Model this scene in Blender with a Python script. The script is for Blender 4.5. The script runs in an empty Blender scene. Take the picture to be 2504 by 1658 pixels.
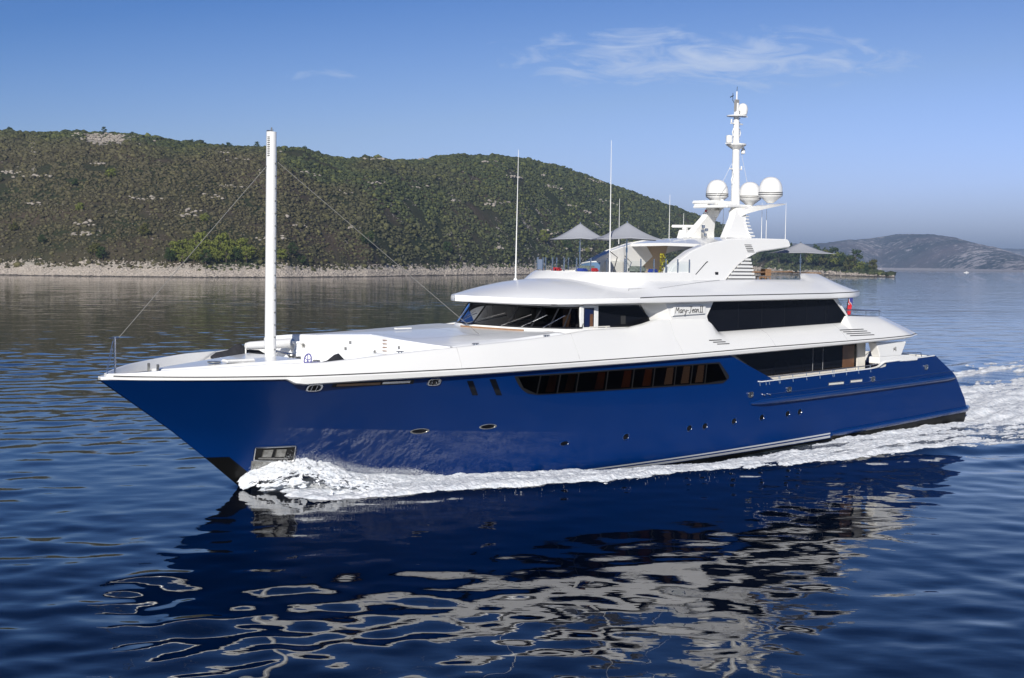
import bpy, bmesh, math, random
import numpy as np
from mathutils import Vector, Matrix
rad = math.radians
random.seed(7); RNG = np.random.default_rng(7)
sc = bpy.context.scene
col = sc.collection

# ------------------------------------------------------------------ camera
CAMH, F_PX = 10.35, 3500.0
cam_d = bpy.data.cameras.new("camera"); cam = bpy.data.objects.new("camera", cam_d); col.objects.link(cam)
cam_d.sensor_width = 36.0; cam_d.lens = F_PX / 2504 * 36
cam_d.clip_start = 1.0; cam_d.clip_end = 120000
cam.matrix_world = Matrix.Translation((0, 0, CAMH)) @ Matrix.Rotation(rad(90 - 2.993), 4, 'X') @ Matrix.Rotation(rad(0.6), 4, 'Z')
sc.camera = cam
# ------------------------------------------------------------------ light
SUN_EL, SUN_DIR = rad(25), Vector((-0.16, -0.987, 0)).normalized()      # direction towards the sun (horizontal)
sd = bpy.data.lights.new("sun", 'SUN'); sd.energy = 5.0; sd.angle = rad(0.53); sd.color = (1.0, 0.965, 0.905)
sun = bpy.data.objects.new("sun", sd); col.objects.link(sun)
sv = Vector((SUN_DIR.x * math.cos(SUN_EL), SUN_DIR.y * math.cos(SUN_EL), math.sin(SUN_EL)))
sun.rotation_euler = sv.to_track_quat('Z', 'Y').to_euler(); sun.location = (0, 0, 60)
w = bpy.data.worlds.new("World"); sc.world = w; w.use_nodes = True
nt = w.node_tree; nt.nodes.clear()
def N(nt, t, **k):
    n = nt.nodes.new(t)
    for a, b in k.items(): setattr(n, a, b)
    return n
out = N(nt, 'ShaderNodeOutputWorld'); bg = N(nt, 'ShaderNodeBackground'); sky = N(nt, 'ShaderNodeTexSky')
sky.sky_type = 'NISHITA'; sky.sun_disc = False; sky.sun_elevation = SUN_EL
sky.sun_rotation = math.atan2(SUN_DIR.x, SUN_DIR.y); sky.air_density = 1.0; sky.dust_density = 0.3; sky.ozone_density = 3.5
bg.inputs['Strength'].default_value = 0.10
def math_n(nt, op, a, b=None, c=None, clamp=False):
    n = N(nt, 'ShaderNodeMath', operation=op); n.use_clamp = clamp
    for i, v in enumerate((a, b, c)):
        if v is None: continue
        if isinstance(v, (int, float)): n.inputs[i].default_value = v
        else: nt.links.new(v, n.inputs[i])
    return n.outputs[0]
# thin high cirrus, placed by direction (it is at infinity)
tc = N(nt, 'ShaderNodeTexCoord'); sx = N(nt, 'ShaderNodeSeparateXYZ'); nt.links.new(tc.outputs['Generated'], sx.inputs[0])
yy = math_n(nt, 'MAXIMUM', sx.outputs['Y'], 0.05)
az = math_n(nt, 'DIVIDE', sx.outputs['X'], yy); el = math_n(nt, 'DIVIDE', sx.outputs['Z'], yy)
def blob(ca, ce, wa, we):
    a = math_n(nt, 'POWER', math_n(nt, 'ABSOLUTE', math_n(nt, 'DIVIDE', math_n(nt, 'SUBTRACT', az, ca), wa)), 2.6)
    b = math_n(nt, 'POWER', math_n(nt, 'ABSOLUTE', math_n(nt, 'DIVIDE', math_n(nt, 'SUBTRACT', el, ce), we)), 2.0)
    return math_n(nt, 'SUBTRACT', 1.0, math_n(nt, 'ADD', a, b), clamp=True)
cb = N(nt, 'ShaderNodeCombineXYZ'); nt.links.new(math_n(nt, 'MULTIPLY', az, 9), cb.inputs[0]); nt.links.new(math_n(nt, 'MULTIPLY', el, 34), cb.inputs[1])
nz = N(nt, 'ShaderNodeTexNoise'); nz.inputs['Scale'].default_value = 2.6; nz.inputs['Detail'].default_value = 9; nz.inputs['Roughness'].default_value = 0.62; nz.inputs['Distortion'].default_value = 0.9
nt.links.new(cb.outputs[0], nz.inputs['Vector'])
env = math_n(nt, 'ADD', blob(0.13, 0.144, 0.165, 0.027), math_n(nt, 'MULTIPLY', blob(-0.14, 0.130, 0.04, 0.006), 0.55))
env = math_n(nt, 'ADD', env, math_n(nt, 'MULTIPLY', blob(0.375, 0.166, 0.04, 0.02), 0.6))
cm = math_n(nt, 'MULTIPLY', math_n(nt, 'SUBTRACT', nz.outputs[0], math_n(nt, 'SUBTRACT', 0.66, math_n(nt, 'MULTIPLY', env, .34))), 3.0, clamp=True)
cm = math_n(nt, 'MULTIPLY', math_n(nt, 'MULTIPLY', cm, math_n(nt, 'POWER', env, .30)), .85, clamp=True)
mx = N(nt, 'ShaderNodeMixRGB'); nt.links.new(cm, mx.inputs[0])
tf = math_n(nt, 'SUBTRACT', math_n(nt, 'MULTIPLY', math_n(nt, 'SUBTRACT', el, .02), 2.4), math_n(nt, 'MULTIPLY', az, .30), clamp=True)
tr_ = N(nt, 'ShaderNodeValToRGB'); nt.links.new(tf, tr_.inputs[0]); e_ = tr_.color_ramp.elements; e_[0].position = 0; e_[0].color = (.93, .94, 1.50, 1); e_[1].position = 1; e_[1].color = (.06, .22, .50, 1)
for po, co in ((.20, (.70, .72, .99, 1)), (.45, (.26, .43, .76, 1))): e2 = e_.new(po); e2.color = co
tn = N(nt, 'ShaderNodeMixRGB', blend_type='MULTIPLY'); tn.inputs[0].default_value = 1; nt.links.new(tr_.outputs[0], tn.inputs[2]); nt.links.new(sky.outputs[0], tn.inputs[1]); nt.links.new(tn.outputs[0], mx.inputs[1]); mx.inputs[2].default_value = (5.6, 6.6, 8.6, 1)
nt.links.new(mx.outputs[0], bg.inputs[0]); nt.links.new(bg.outputs[0], out.inputs[0])
sc.view_settings.view_transform = 'Standard'; sc.view_settings.look = 'None'; sc.view_settings.exposure = 0.10; sc.view_settings.gamma = 1.0
sc.cycles.max_bounces = 8; sc.cycles.transparent_max_bounces = 12; sc.cycles.volume_bounces = 0; sc.cycles.sample_clamp_indirect = 6
try: sc.cycles.use_denoising = True
except Exception: pass

# ------------------------------------------------------------------ ship frame: x = metres aft of the stem head, y = starboard, z = up
TH, HEEL = rad(41.5), rad(0.4)
SHIP = Matrix.Translation((-17.520, 60.599, 0)) @ Matrix.Rotation(TH, 4, 'Z') @ Matrix.Rotation(HEEL, 4, 'X')
# ------------------------------------------------------------------ materials
MAT = {}
def mat(name, colr, rough=0.5, metal=0.0, coat=0.0, spec=0.5, noise=None, bump=None):
    m = bpy.data.materials.new(name); m.use_nodes = True; t = m.node_tree; p = t.nodes['Principled BSDF']
    p.inputs['Base Color'].default_value = (*colr, 1); p.inputs['Roughness'].default_value = rough; p.inputs['Metallic'].default_value = metal
    p.inputs['Coat Weight'].default_value = coat; p.inputs['Coat Roughness'].default_value = 0.03; p.inputs['Specular IOR Level'].default_value = spec
    tc = N(t, 'ShaderNodeTexCoord')
    if noise:
        sca, amt, c2 = noise
        n = N(t, 'ShaderNodeTexNoise'); n.inputs['Scale'].default_value = sca; n.inputs['Detail'].default_value = 5
        t.links.new(tc.outputs['Object'], n.inputs['Vector'])
        r = N(t, 'ShaderNodeMapRange'); r.inputs[1].default_value = .35; r.inputs[2].default_value = .7; r.inputs[4].default_value = amt; t.links.new(n.outputs[0], r.inputs[0])
        x = N(t, 'ShaderNodeMixRGB'); t.links.new(r.outputs[0], x.inputs[0]); x.inputs[1].default_value = (*colr, 1); x.inputs[2].default_value = (*c2, 1)
        t.links.new(x.outputs[0], p.inputs['Base Color'])
    if bump:
        n = N(t, 'ShaderNodeTexNoise'); n.inputs['Scale'].default_value = bump[0]; n.inputs['Detail'].default_value = 3; t.links.new(tc.outputs['Object'], n.inputs['Vector'])
        b = N(t, 'ShaderNodeBump'); b.inputs['Strength'].default_value = bump[1]; b.inputs['Distance'].default_value = bump[2]; t.links.new(n.outputs[0], b.inputs['Height']); t.links.new(b.outputs[0], p.inputs['Normal'])
    MAT[name] = m; return m
mat('white_paint', (.845, .835, .80), .28, coat=.5, noise=(.35, .35, (.79, .785, .76)), bump=(.5, .25, .03))
mat('roof_white', (.82, .82, .81), .32, coat=.3, noise=(.4, .3, (.79, .79, .79)))
mat('deck_white', (.74, .75, .76), .5, noise=(1.5, .4, (.62, .65, .69)))
mat('cream', (.72, .69, .62), .45, noise=(2, .4, (.66, .62, .55)))
mat('beige', (.50, .40, .30), .6, noise=(1, .3, (.44, .35, .26)))
mat('steel', (.62, .62, .62), .22, 1.0, noise=(3, .5, (.42, .42, .42)))
mat('worn_steel', (.45, .44, .41), .38, .8, noise=(5, .7, (.18, .17, .15)))
mat('teak', (.33, .19, .10), .6, noise=(6, .6, (.24, .13, .065)))
mat('black_line', (.012, .012, .014), .4)
mat('black_cloth', (.018, .018, .022), .8, noise=(6, .6, (.035, .035, .04)), bump=(9, .6, .03))
mat('slot_dark', (.008, .008, .01), .5)
mat('void', (.004, .004, .005), .7)
mat('curtain_brown', (.42, .19, .08), .7, noise=(2, .6, (.25, .10, .04)))
mat('wood_panel', (.16, .075, .032), .4, noise=(3, .6, (.08, .035, .018)))
mat('rope', (.24, .235, .22), .8, noise=(9, .5, (.16, .16, .15)))
mat('seat_grey', (.30, .29, .28), .7)
mat('canopy', (.36, .37, .40), .75, noise=(3, .25, (.31, .32, .35)))
mat('red', (.42, .02, .03), .7, noise=(8, .4, (.3, .015, .02))); mat('blue_cloth', (.02, .05, .28), .7); mat('patterned', (.22, .25, .22), .8, noise=(9, .8, (.07, .09, .08)))
mat('yellow_leaf', (.45, .38, .04), .7, noise=(9, .7, (.20, .26, .03)))
mat('terracotta', (.35, .22, .14), .7)
mat('rubber', (.03, .03, .03), .7)
mat('letter_blue', (.03, .03, .22), .4)
mat('purple_paint', (.10, .09, .35), .3)
mat('grey_vent', (.30, .30, .31), .6)
mat('opaque_glass', (.004, .005, .008), .06, spec=.12, noise=(.25, .5, (.011, .012, .018)))
mat('screen_glass', (.12, .2, .32), .08, noise=(.6, .4, (.16, .25, .37)))
mat('screen_strip', (.004, .012, .06), .1)
def glass(name, tint, opac):
    m = bpy.data.materials.new(name); m.use_nodes = True; t = m.node_tree; t.nodes.clear()
    o = N(t, 'ShaderNodeOutputMaterial'); tr = N(t, 'ShaderNodeBsdfTransparent'); tr.inputs[0].default_value = (*tint, 1)
    g = N(t, 'ShaderNodeBsdfGlossy'); g.inputs['Roughness'].default_value = .02; g.inputs[0].default_value = (.95, .97, 1, 1)
    f = N(t, 'ShaderNodeFresnel'); f.inputs[0].default_value = opac; x = N(t, 'ShaderNodeMixShader')
    nn = N(t, 'ShaderNodeTexNoise'); nn.inputs['Scale'].default_value = .5; tcn = N(t, 'ShaderNodeTexCoord'); t.links.new(tcn.outputs['Object'], nn.inputs[0])
    b = N(t, 'ShaderNodeBump'); b.inputs['Strength'].default_value = .15; b.inputs['Distance'].default_value = .02; t.links.new(nn.outputs[0], b.inputs['Height'])
    t.links.new(b.outputs[0], g.inputs['Normal'])
    t.links.new(f.outputs[0], x.inputs[0]); t.links.new(tr.outputs[0], x.inputs[1]); t.links.new(g.outputs[0], x.inputs[2]); t.links.new(x.outputs[0], o.inputs[0])
    MAT[name] = m
glass('tinted_glass', (.48, .42, .38), 1.15)
glass('bridge_glass', (.30, .30, .32), 1.13)
glass('clear_glass', (.90, .93, .94), 1.15)
def hull_material():
    m = bpy.data.materials.new('hull_blue'); m.use_nodes = True; t = m.node_tree; p = t.nodes['Principled BSDF']
    p.inputs['Roughness'].default_value = .3; p.inputs['Specular IOR Level'].default_value = .15; p.inputs['Coat Weight'].default_value = .28; p.inputs['Coat IOR'].default_value = 1.35; p.inputs['Coat Roughness'].default_value = .02
    tc = N(t, 'ShaderNodeTexCoord'); s = N(t, 'ShaderNodeSeparateXYZ'); t.links.new(tc.outputs['Object'], s.inputs[0])
    n = N(t, 'ShaderNodeTexNoise'); n.inputs['Scale'].default_value = .45; n.inputs['Detail'].default_value = 4; t.links.new(tc.outputs['Object'], n.inputs[0])
    a = N(t, 'ShaderNodeMixRGB'); a.inputs[1].default_value = (.0001, .0225, .122, 1); a.inputs[2].default_value = (.0002, .026, .140, 1); t.links.new(n.outputs[0], a.inputs[0])
    # boot top line height follows the sheer of the waterline: lower forward, rising aft
    xs = N(t, 'ShaderNodeMapRange'); xs.inputs[1].default_value = 12; xs.inputs[2].default_value = 46; xs.inputs[3].default_value = -.62; xs.inputs[4].default_value = .48
    t.links.new(s.outputs[0], xs.inputs[0])
    fw = N(t, 'ShaderNodeMapRange'); fw.inputs[1].default_value = 6; fw.inputs[2].default_value = 9.2; fw.inputs[3].default_value = 2.5; fw.inputs[4].default_value = 0
    t.links.new(s.outputs[0], fw.inputs[0])
    d = math_n(t, 'SUBTRACT', math_n(t, 'SUBTRACT', s.outputs[2], xs.outputs[0]), fw.outputs[0])   # height above the upper silver line
    def band(lo, hi):
        return math_n(t, 'MULTIPLY', math_n(t, 'GREATER_THAN', d, lo), math_n(t, 'LESS_THAN', d, hi))
    aft = math_n(t, 'MULTIPLY', math_n(t, 'GREATER_THAN', s.outputs[0], 10.0), math_n(t, 'LESS_THAN', s.outputs[0], 44.4))
    silver = math_n(t, 'MULTIPLY', math_n(t, 'ADD', band(-.085, 0.0), band(-.30, -.17)), aft)
    x1 = N(t, 'ShaderNodeMixRGB'); t.links.new(silver, x1.inputs[0]); t.links.new(a.outputs[0], x1.inputs[1]); x1.inputs[2].default_value = (.52, .53, .54, 1)
    x2 = N(t, 'ShaderNodeMixRGB'); lowaft = math_n(t, 'MULTIPLY', math_n(t, 'GREATER_THAN', s.outputs[0], 44.5), math_n(t, 'LESS_THAN', s.outputs[2], math_n(t, 'ADD', math_n(t, 'MULTIPLY', s.outputs[0], .0335), -1.27)))
    t.links.new(math_n(t, 'MAXIMUM', math_n(t, 'LESS_THAN', d, -.34), lowaft), x2.inputs[0]); t.links.new(x1.outputs[0], x2.inputs[1]); x2.inputs[2].default_value = (.006, .006, .006, 1)
    t.links.new(x2.outputs[0], p.inputs['Base Color'])
    n2 = N(t, 'ShaderNodeTexNoise'); n2.inputs['Scale'].default_value = .22; n2.inputs['Detail'].default_value = 2; t.links.new(tc.outputs['Object'], n2.inputs[0])
    b = N(t, 'ShaderNodeBump'); b.inputs['Strength'].default_value = .12; b.inputs['Distance'].default_value = .03; t.links.new(n2.outputs[0], b.inputs['Height'])
    t.links.new(b.outputs[0], p.inputs['Coat Normal'])
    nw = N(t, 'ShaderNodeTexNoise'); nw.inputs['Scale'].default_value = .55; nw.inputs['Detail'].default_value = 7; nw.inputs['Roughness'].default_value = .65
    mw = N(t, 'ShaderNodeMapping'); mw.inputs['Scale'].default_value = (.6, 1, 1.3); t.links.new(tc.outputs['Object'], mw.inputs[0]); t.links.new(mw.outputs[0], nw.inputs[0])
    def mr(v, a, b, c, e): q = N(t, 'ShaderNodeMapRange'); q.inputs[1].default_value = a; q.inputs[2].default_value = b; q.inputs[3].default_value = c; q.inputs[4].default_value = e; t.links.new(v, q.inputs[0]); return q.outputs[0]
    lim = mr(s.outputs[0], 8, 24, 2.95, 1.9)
    zz_ = math_n(t, 'SUBTRACT', lim, s.outputs[2])                     # upper edge of the drawn-in reflection
    sheen = math_n(t, 'MULTIPLY', mr(zz_, 0, .06, 0, 1), math_n(t, 'MULTIPLY', mr(s.outputs[0], 7.2, 9.4, 0, 1), mr(s.outputs[0], 15, 25, 1, 0)))
    sheen = math_n(t, 'MULTIPLY', sheen, math_n(t, 'MULTIPLY', mr(zz_, .5, 2.6, 1.0, .55), mr(nw.outputs[0], .30, .58, .35, 1)))
    t.links.new(mr(sheen, 0, 1, .10, 1.0), p.inputs['Coat Weight']); t.links.new(mr(sheen, 0, 1, 1.33, 1.85), p.inputs['Coat IOR'])  # extra coat gloss in a hand-shaped patch imitates a reflection on the lower bow
    MAT['hull_blue'] = m
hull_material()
mat('trim_blue', (.0015, .026, .125), .2, coat=.6, noise=(.6, .4, (.003, .034, .15)))

# ------------------------------------------------------------------ object helpers
def tag(o, label=None, cat=None, group=None, kind=None):
    if label: o['label'] = label
    if cat: o['category'] = cat
    if group: o['group'] = group
    if kind: o['kind'] = kind
    return o
def empty(name, mw, label, cat, group=None):
    o = bpy.data.objects.new(name, None); col.objects.link(o); o.matrix_world = mw; o.empty_display_size = .5
    return tag(o, label, cat, group)
def link(name, me, m, parent=None, smooth=True, ang=32):
    o = bpy.data.objects.new(name, me); col.objects.link(o)
    me.materials.append(MAT[m] if isinstance(m, str) else m)
    if smooth:
        me.shade_smooth()
        if ang: me.set_sharp_from_angle(angle=rad(ang))
    if parent is not None: o.parent = parent
    return o
class MB:
    """collects shapes into one mesh"""
    def __init__(s): s.v = []; s.f = []
    def add(s, vs, fs):
        b = len(s.v); s.v += [tuple(map(float, p)) for p in vs]; s.f += [tuple(b + i for i in f) for f in fs]; return s
    def box(s, c, d, R=None):
        P = [Vector(((i & 1) - .5, ((i >> 1) & 1) - .5, (i >> 2) - .5)) for i in range(8)]
        P = [Vector((p.x * d[0], p.y * d[1], p.z * d[2])) for p in P]
        if R is not None: P = [R @ p for p in P]
        return s.add([p + Vector(c) for p in P], [(0, 2, 3, 1), (4, 5, 7, 6), (0, 1, 5, 4), (2, 6, 7, 3), (0, 4, 6, 2), (1, 3, 7, 5)])
    def tube(s, pts, r, n=8, cap=True):
        pts = [Vector(p) for p in pts]; rs = r if isinstance(r, (list, tuple)) else [r] * len(pts); V = []; Fc = []
        for i, p in enumerate(pts):
            t = (pts[min(i + 1, len(pts) - 1)] - pts[max(i - 1, 0)]).normalized()
            a = t.cross(Vector((0, 0, 1)) if abs(t.z) < .9 else Vector((0, 1, 0))).normalized(); b = t.cross(a)
            V += [p + (a * math.cos(2 * math.pi * k / n) + b * math.sin(2 * math.pi * k / n)) * rs[i] for k in range(n)]
        for i in range(len(pts) - 1):
            Fc += [(i * n + k, i * n + (k + 1) % n, (i + 1) * n + (k + 1) % n, (i + 1) * n + k) for k in range(n)]
        if cap: Fc += [tuple(range(n))[::-1], tuple((len(pts) - 1) * n + k for k in range(n))]
        return s.add(V, Fc)
    def lathe(s, prof, c=(0, 0, 0), n=24, cap=True):
        V = [(c[0] + r * math.cos(2 * math.pi * k / n), c[1] + r * math.sin(2 * math.pi * k / n), c[2] + z) for r, z in prof for k in range(n)]
        Fc = [(i * n + k, i * n + (k + 1) % n, (i + 1) * n + (k + 1) % n, (i + 1) * n + k) for i in range(len(prof) - 1) for k in range(n)]
        if cap: Fc += [tuple(range(n))[::-1], tuple((len(prof) - 1) * n + k for k in range(n))]
        return s.add(V, Fc)
    def prism(s, poly, f0, f1):
        """poly of 2D points; f0/f1 map a point to 3D on each side"""
        n = len(poly); V = [f0(p) for p in poly] + [f1(p) for p in poly]
        return s.add(V, [tuple(range(n)), tuple(range(2 * n - 1, n - 1, -1))] + [(i, i + n, (i + 1) % n + n, (i + 1) % n) for i in range(n)])
    def grid(s, rows, closed=False):
        m = len(rows[0]); V = [p for r in rows for p in r]; Fc = []
        for i in range(len(rows) - 1):
            for j in range(m - 1 if not closed else m):
                Fc.append((i * m + j, i * m + (j + 1) % m, (i + 1) * m + (j + 1) % m, (i + 1) * m + j))
        return s.add(V, Fc)
    def build(s, name, m, parent=None, smooth=True, ang=32, bevel=0, weld=False):
        me = bpy.data.meshes.new(name); me.from_pydata(s.v, [], s.f)
        bm = bmesh.new(); bm.from_mesh(me)
        if weld: bmesh.ops.remove_doubles(bm, verts=bm.verts, dist=1e-4)
        bmesh.ops.recalc_face_normals(bm, faces=bm.faces)
        if bevel:
            bmesh.ops.bevel(bm, geom=[e for e in bm.edges if len(e.link_faces) == 2 and e.calc_face_angle(0) > .6], offset=bevel, segments=2, affect='EDGES', clamp_overlap=True)
        bm.to_mesh(me); bm.free(); me.validate()
        return link(name, me, m, parent, smooth, ang)
def np_mesh(name, V, Fq, m, parent=None, smooth=True, attrs=None, k=4):
    me = bpy.data.meshes.new(name); V = np.asarray(V, np.float32); Fq = np.asarray(Fq, np.int32)
    me.vertices.add(len(V)); me.vertices.foreach_set('co', V.ravel())
    me.loops.add(Fq.size); me.loops.foreach_set('vertex_index', Fq.ravel())
    me.polygons.add(len(Fq)); me.polygons.foreach_set('loop_start', np.arange(0, Fq.size, k, dtype=np.int32))
    try: me.polygons.foreach_set('loop_total', np.full(len(Fq), k, dtype=np.int32))
    except Exception: pass
    if attrs:
        for an, av in attrs.items():
            av = np.asarray(av, np.float32)
            if av.ndim == 1: a = me.attributes.new(an, 'FLOAT', 'POINT'); a.data.foreach_set('value', av)
            else: a = me.attributes.new(an, 'FLOAT_COLOR', 'POINT'); a.data.foreach_set('color', np.c_[av, np.ones(len(av))].astype(np.float32).ravel())
    me.update(calc_edges=True)
    if smooth: me.polygons.foreach_set('use_smooth', np.ones(len(Fq), bool))
    o = bpy.data.objects.new(name, me); col.objects.link(o); me.materials.append(MAT[m] if isinstance(m, str) else m)
    if parent is not None: o.parent = parent
    return o
# numpy value noise
_LAT = np.random.default_rng(3).random((257, 257))
def vn(x, y, seed=0):
    x = x + seed * 17.3; y = y + seed * 9.1
    xi = np.floor(x).astype(int); yi = np.floor(y).astype(int); fx = x - xi; fy = y - yi
    fx = fx * fx * fx * (fx * (fx * 6 - 15) + 10); fy = fy * fy * fy * (fy * (fy * 6 - 15) + 10)
    a = _LAT[xi % 256, yi % 256]; b = _LAT[(xi + 1) % 256, yi % 256]; c = _LAT[xi % 256, (yi + 1) % 256]; d = _LAT[(xi + 1) % 256, (yi + 1) % 256]
    return (a * (1 - fx) + b * fx) * (1 - fy) + (c * (1 - fx) + d * fx) * fy
def fbm(x, y, o=4, seed=0, rough=.5):
    s = 0; a = 1; t = 0
    for i in range(o): s = s + a * vn(x * 2 ** i, y * 2 ** i, seed + i); t += a; a *= rough
    return s / t
I = np.interp
def sm(a, b, x):
    t = np.clip((x - a) / (b - a), 0, 1); return t * t * (3 - 2 * t)

# ------------------------------------------------------------------ hull lines
BS = [0, 1, 2, 4, 6, 8, 10, 13, 16, 20, 25, 50, 62]; BT = [0.12, 1.1, 1.85, 3.0, 3.85, 4.45, 4.85, 5.3, 5.6, 5.75, 5.8, 5.6, 4.9]
WS = [0, 1.5, 3, 7, 11, 17, 23, 31, 43, 54, 60]; WB = [0.04, .45, .95, 2.1, 3.2, 4.4, 5.0, 5.3, 5.25, 4.9, 4.7]
def smooth_tab(xs, ys):                       # monotone-ish cubic through a table
    xs = np.array(xs, float); ys = np.array(ys, float); d = np.gradient(ys, xs)
    def f(x):
        x = np.clip(x, xs[0], xs[-1]); i = np.clip(np.searchsorted(xs, x) - 1, 0, len(xs) - 2); h = xs[i + 1] - xs[i]; t = (x - xs[i]) / h
        return (2 * t**3 - 3 * t**2 + 1) * ys[i] + (t**3 - 2 * t**2 + t) * h * d[i] + (-2 * t**3 + 3 * t**2) * ys[i + 1] + (t**3 - t**2) * h * d[i + 1]
    return f
Bf = smooth_tab(BS, BT); Wf = smooth_tab(WS, WB)
def B(s): return float(Bf(s))
def stem(z): return I(z, [-1.6, 0, 1.55, 2.82, 4.08, 5.3, 6.2], [8.6, 6.87, 5.02, 3.43, 1.67, -.06, -.9])
def endp(z): return I(z, [-1.6, .3, .97, 1.57, 3.34, 4.7, 6.2], [59.4, 60.2, 60.3, 60.0, 58.48, 55.79, 52.9])
def hb(s, z):
    d = np.maximum(s - stem(z), 0); w_ = np.clip(z / 5.3, 0, 1) ** 1.15
    b = (1 - w_) * Wf(d) + w_ * Bf(d) * .992
    return b * (1 - .25 * np.clip(-z / 1.6, 0, 1))

# ================================================================== THE YACHT
Y = empty('motor_yacht', SHIP, 'large motor yacht with dark blue hull and white superstructure under way', 'yacht')
# --- hull
def ztop(s):
    return I(s, [0, 6.8, 7.2, 35.2, 35.63, 36.99, 48.19, 48.98, 49.55, 55.9, 62], [5.27, 5.3, 5.34, 5.62, 5.39, 3.86, 4.17, 4.24, 4.5, 4.7, 4.7])
us = np.unique(np.concatenate([np.linspace(0, 1, 170) ** 1.25, np.linspace(35.4, 37.2, 24) / 56.0, np.linspace(48, 50, 14) / 56.0]))
hull = MB(); rows = {}
for sd_ in (-1, 1):
    R_ = []
    for u in us:
        zt = float(ztop(u * 56.0)); r = []
        for v in np.linspace(0, 1, 26):
            z = -1.6 + (zt + 1.6) * v; s = stem(z) + u * (endp(z) - stem(z)); r.append((s, sd_ * hb(s, z), z))
        R_.append(r)
    rows[sd_] = R_; hull.grid(R_)
hull.grid([[rows[-1][-1][k] for k in range(26)], [rows[1][-1][k] for k in range(26)]])
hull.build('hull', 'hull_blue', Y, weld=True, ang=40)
HULL = [o for o in Y.children if o.name.startswith('hull')][0]
tag(HULL, 'glossy dark blue hull with silver boot stripes')
def hp(s, z, off=0.0, sd=-1): return (s, sd * (float(hb(s, z)) + off), z)
def hull_patch(poly_t, poly_b, off, nu=16, nv=6, sd=-1, thick=.05):
    """ruled patch between a top and a bottom polyline of (s,z), laid on the hull side"""
    def rs(P, n):
        P = np.array(P, float); L = np.r_[0, np.cumsum(np.hypot(*np.diff(P, axis=0).T))]; q = np.linspace(0, L[-1], n); return np.c_[I(q, L, P[:, 0]), I(q, L, P[:, 1])]
    a = rs(poly_t, nu); b = rs(poly_b, nu); m = MB()
    g = lambda o: [[hp(*(a[i] * (1 - v) + b[i] * v), o, sd) for v in np.linspace(0, 1, nv)] for i in range(nu)]
    f = g(off); k = g(off - thick); m.grid(f); m.grid(k)
    m.grid([[r[0] for r in f], [r[0] for r in k]]); m.grid([[r[-1] for r in f], [r[-1] for r in k]]); m.grid([f[0], k[0]]); m.grid([f[-1], k[-1]])
    return m
WD = [20.2, 21.5, 22.75, 24.8, 26.7, 28.25, 29.9, 31.2, 32.35]
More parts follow.
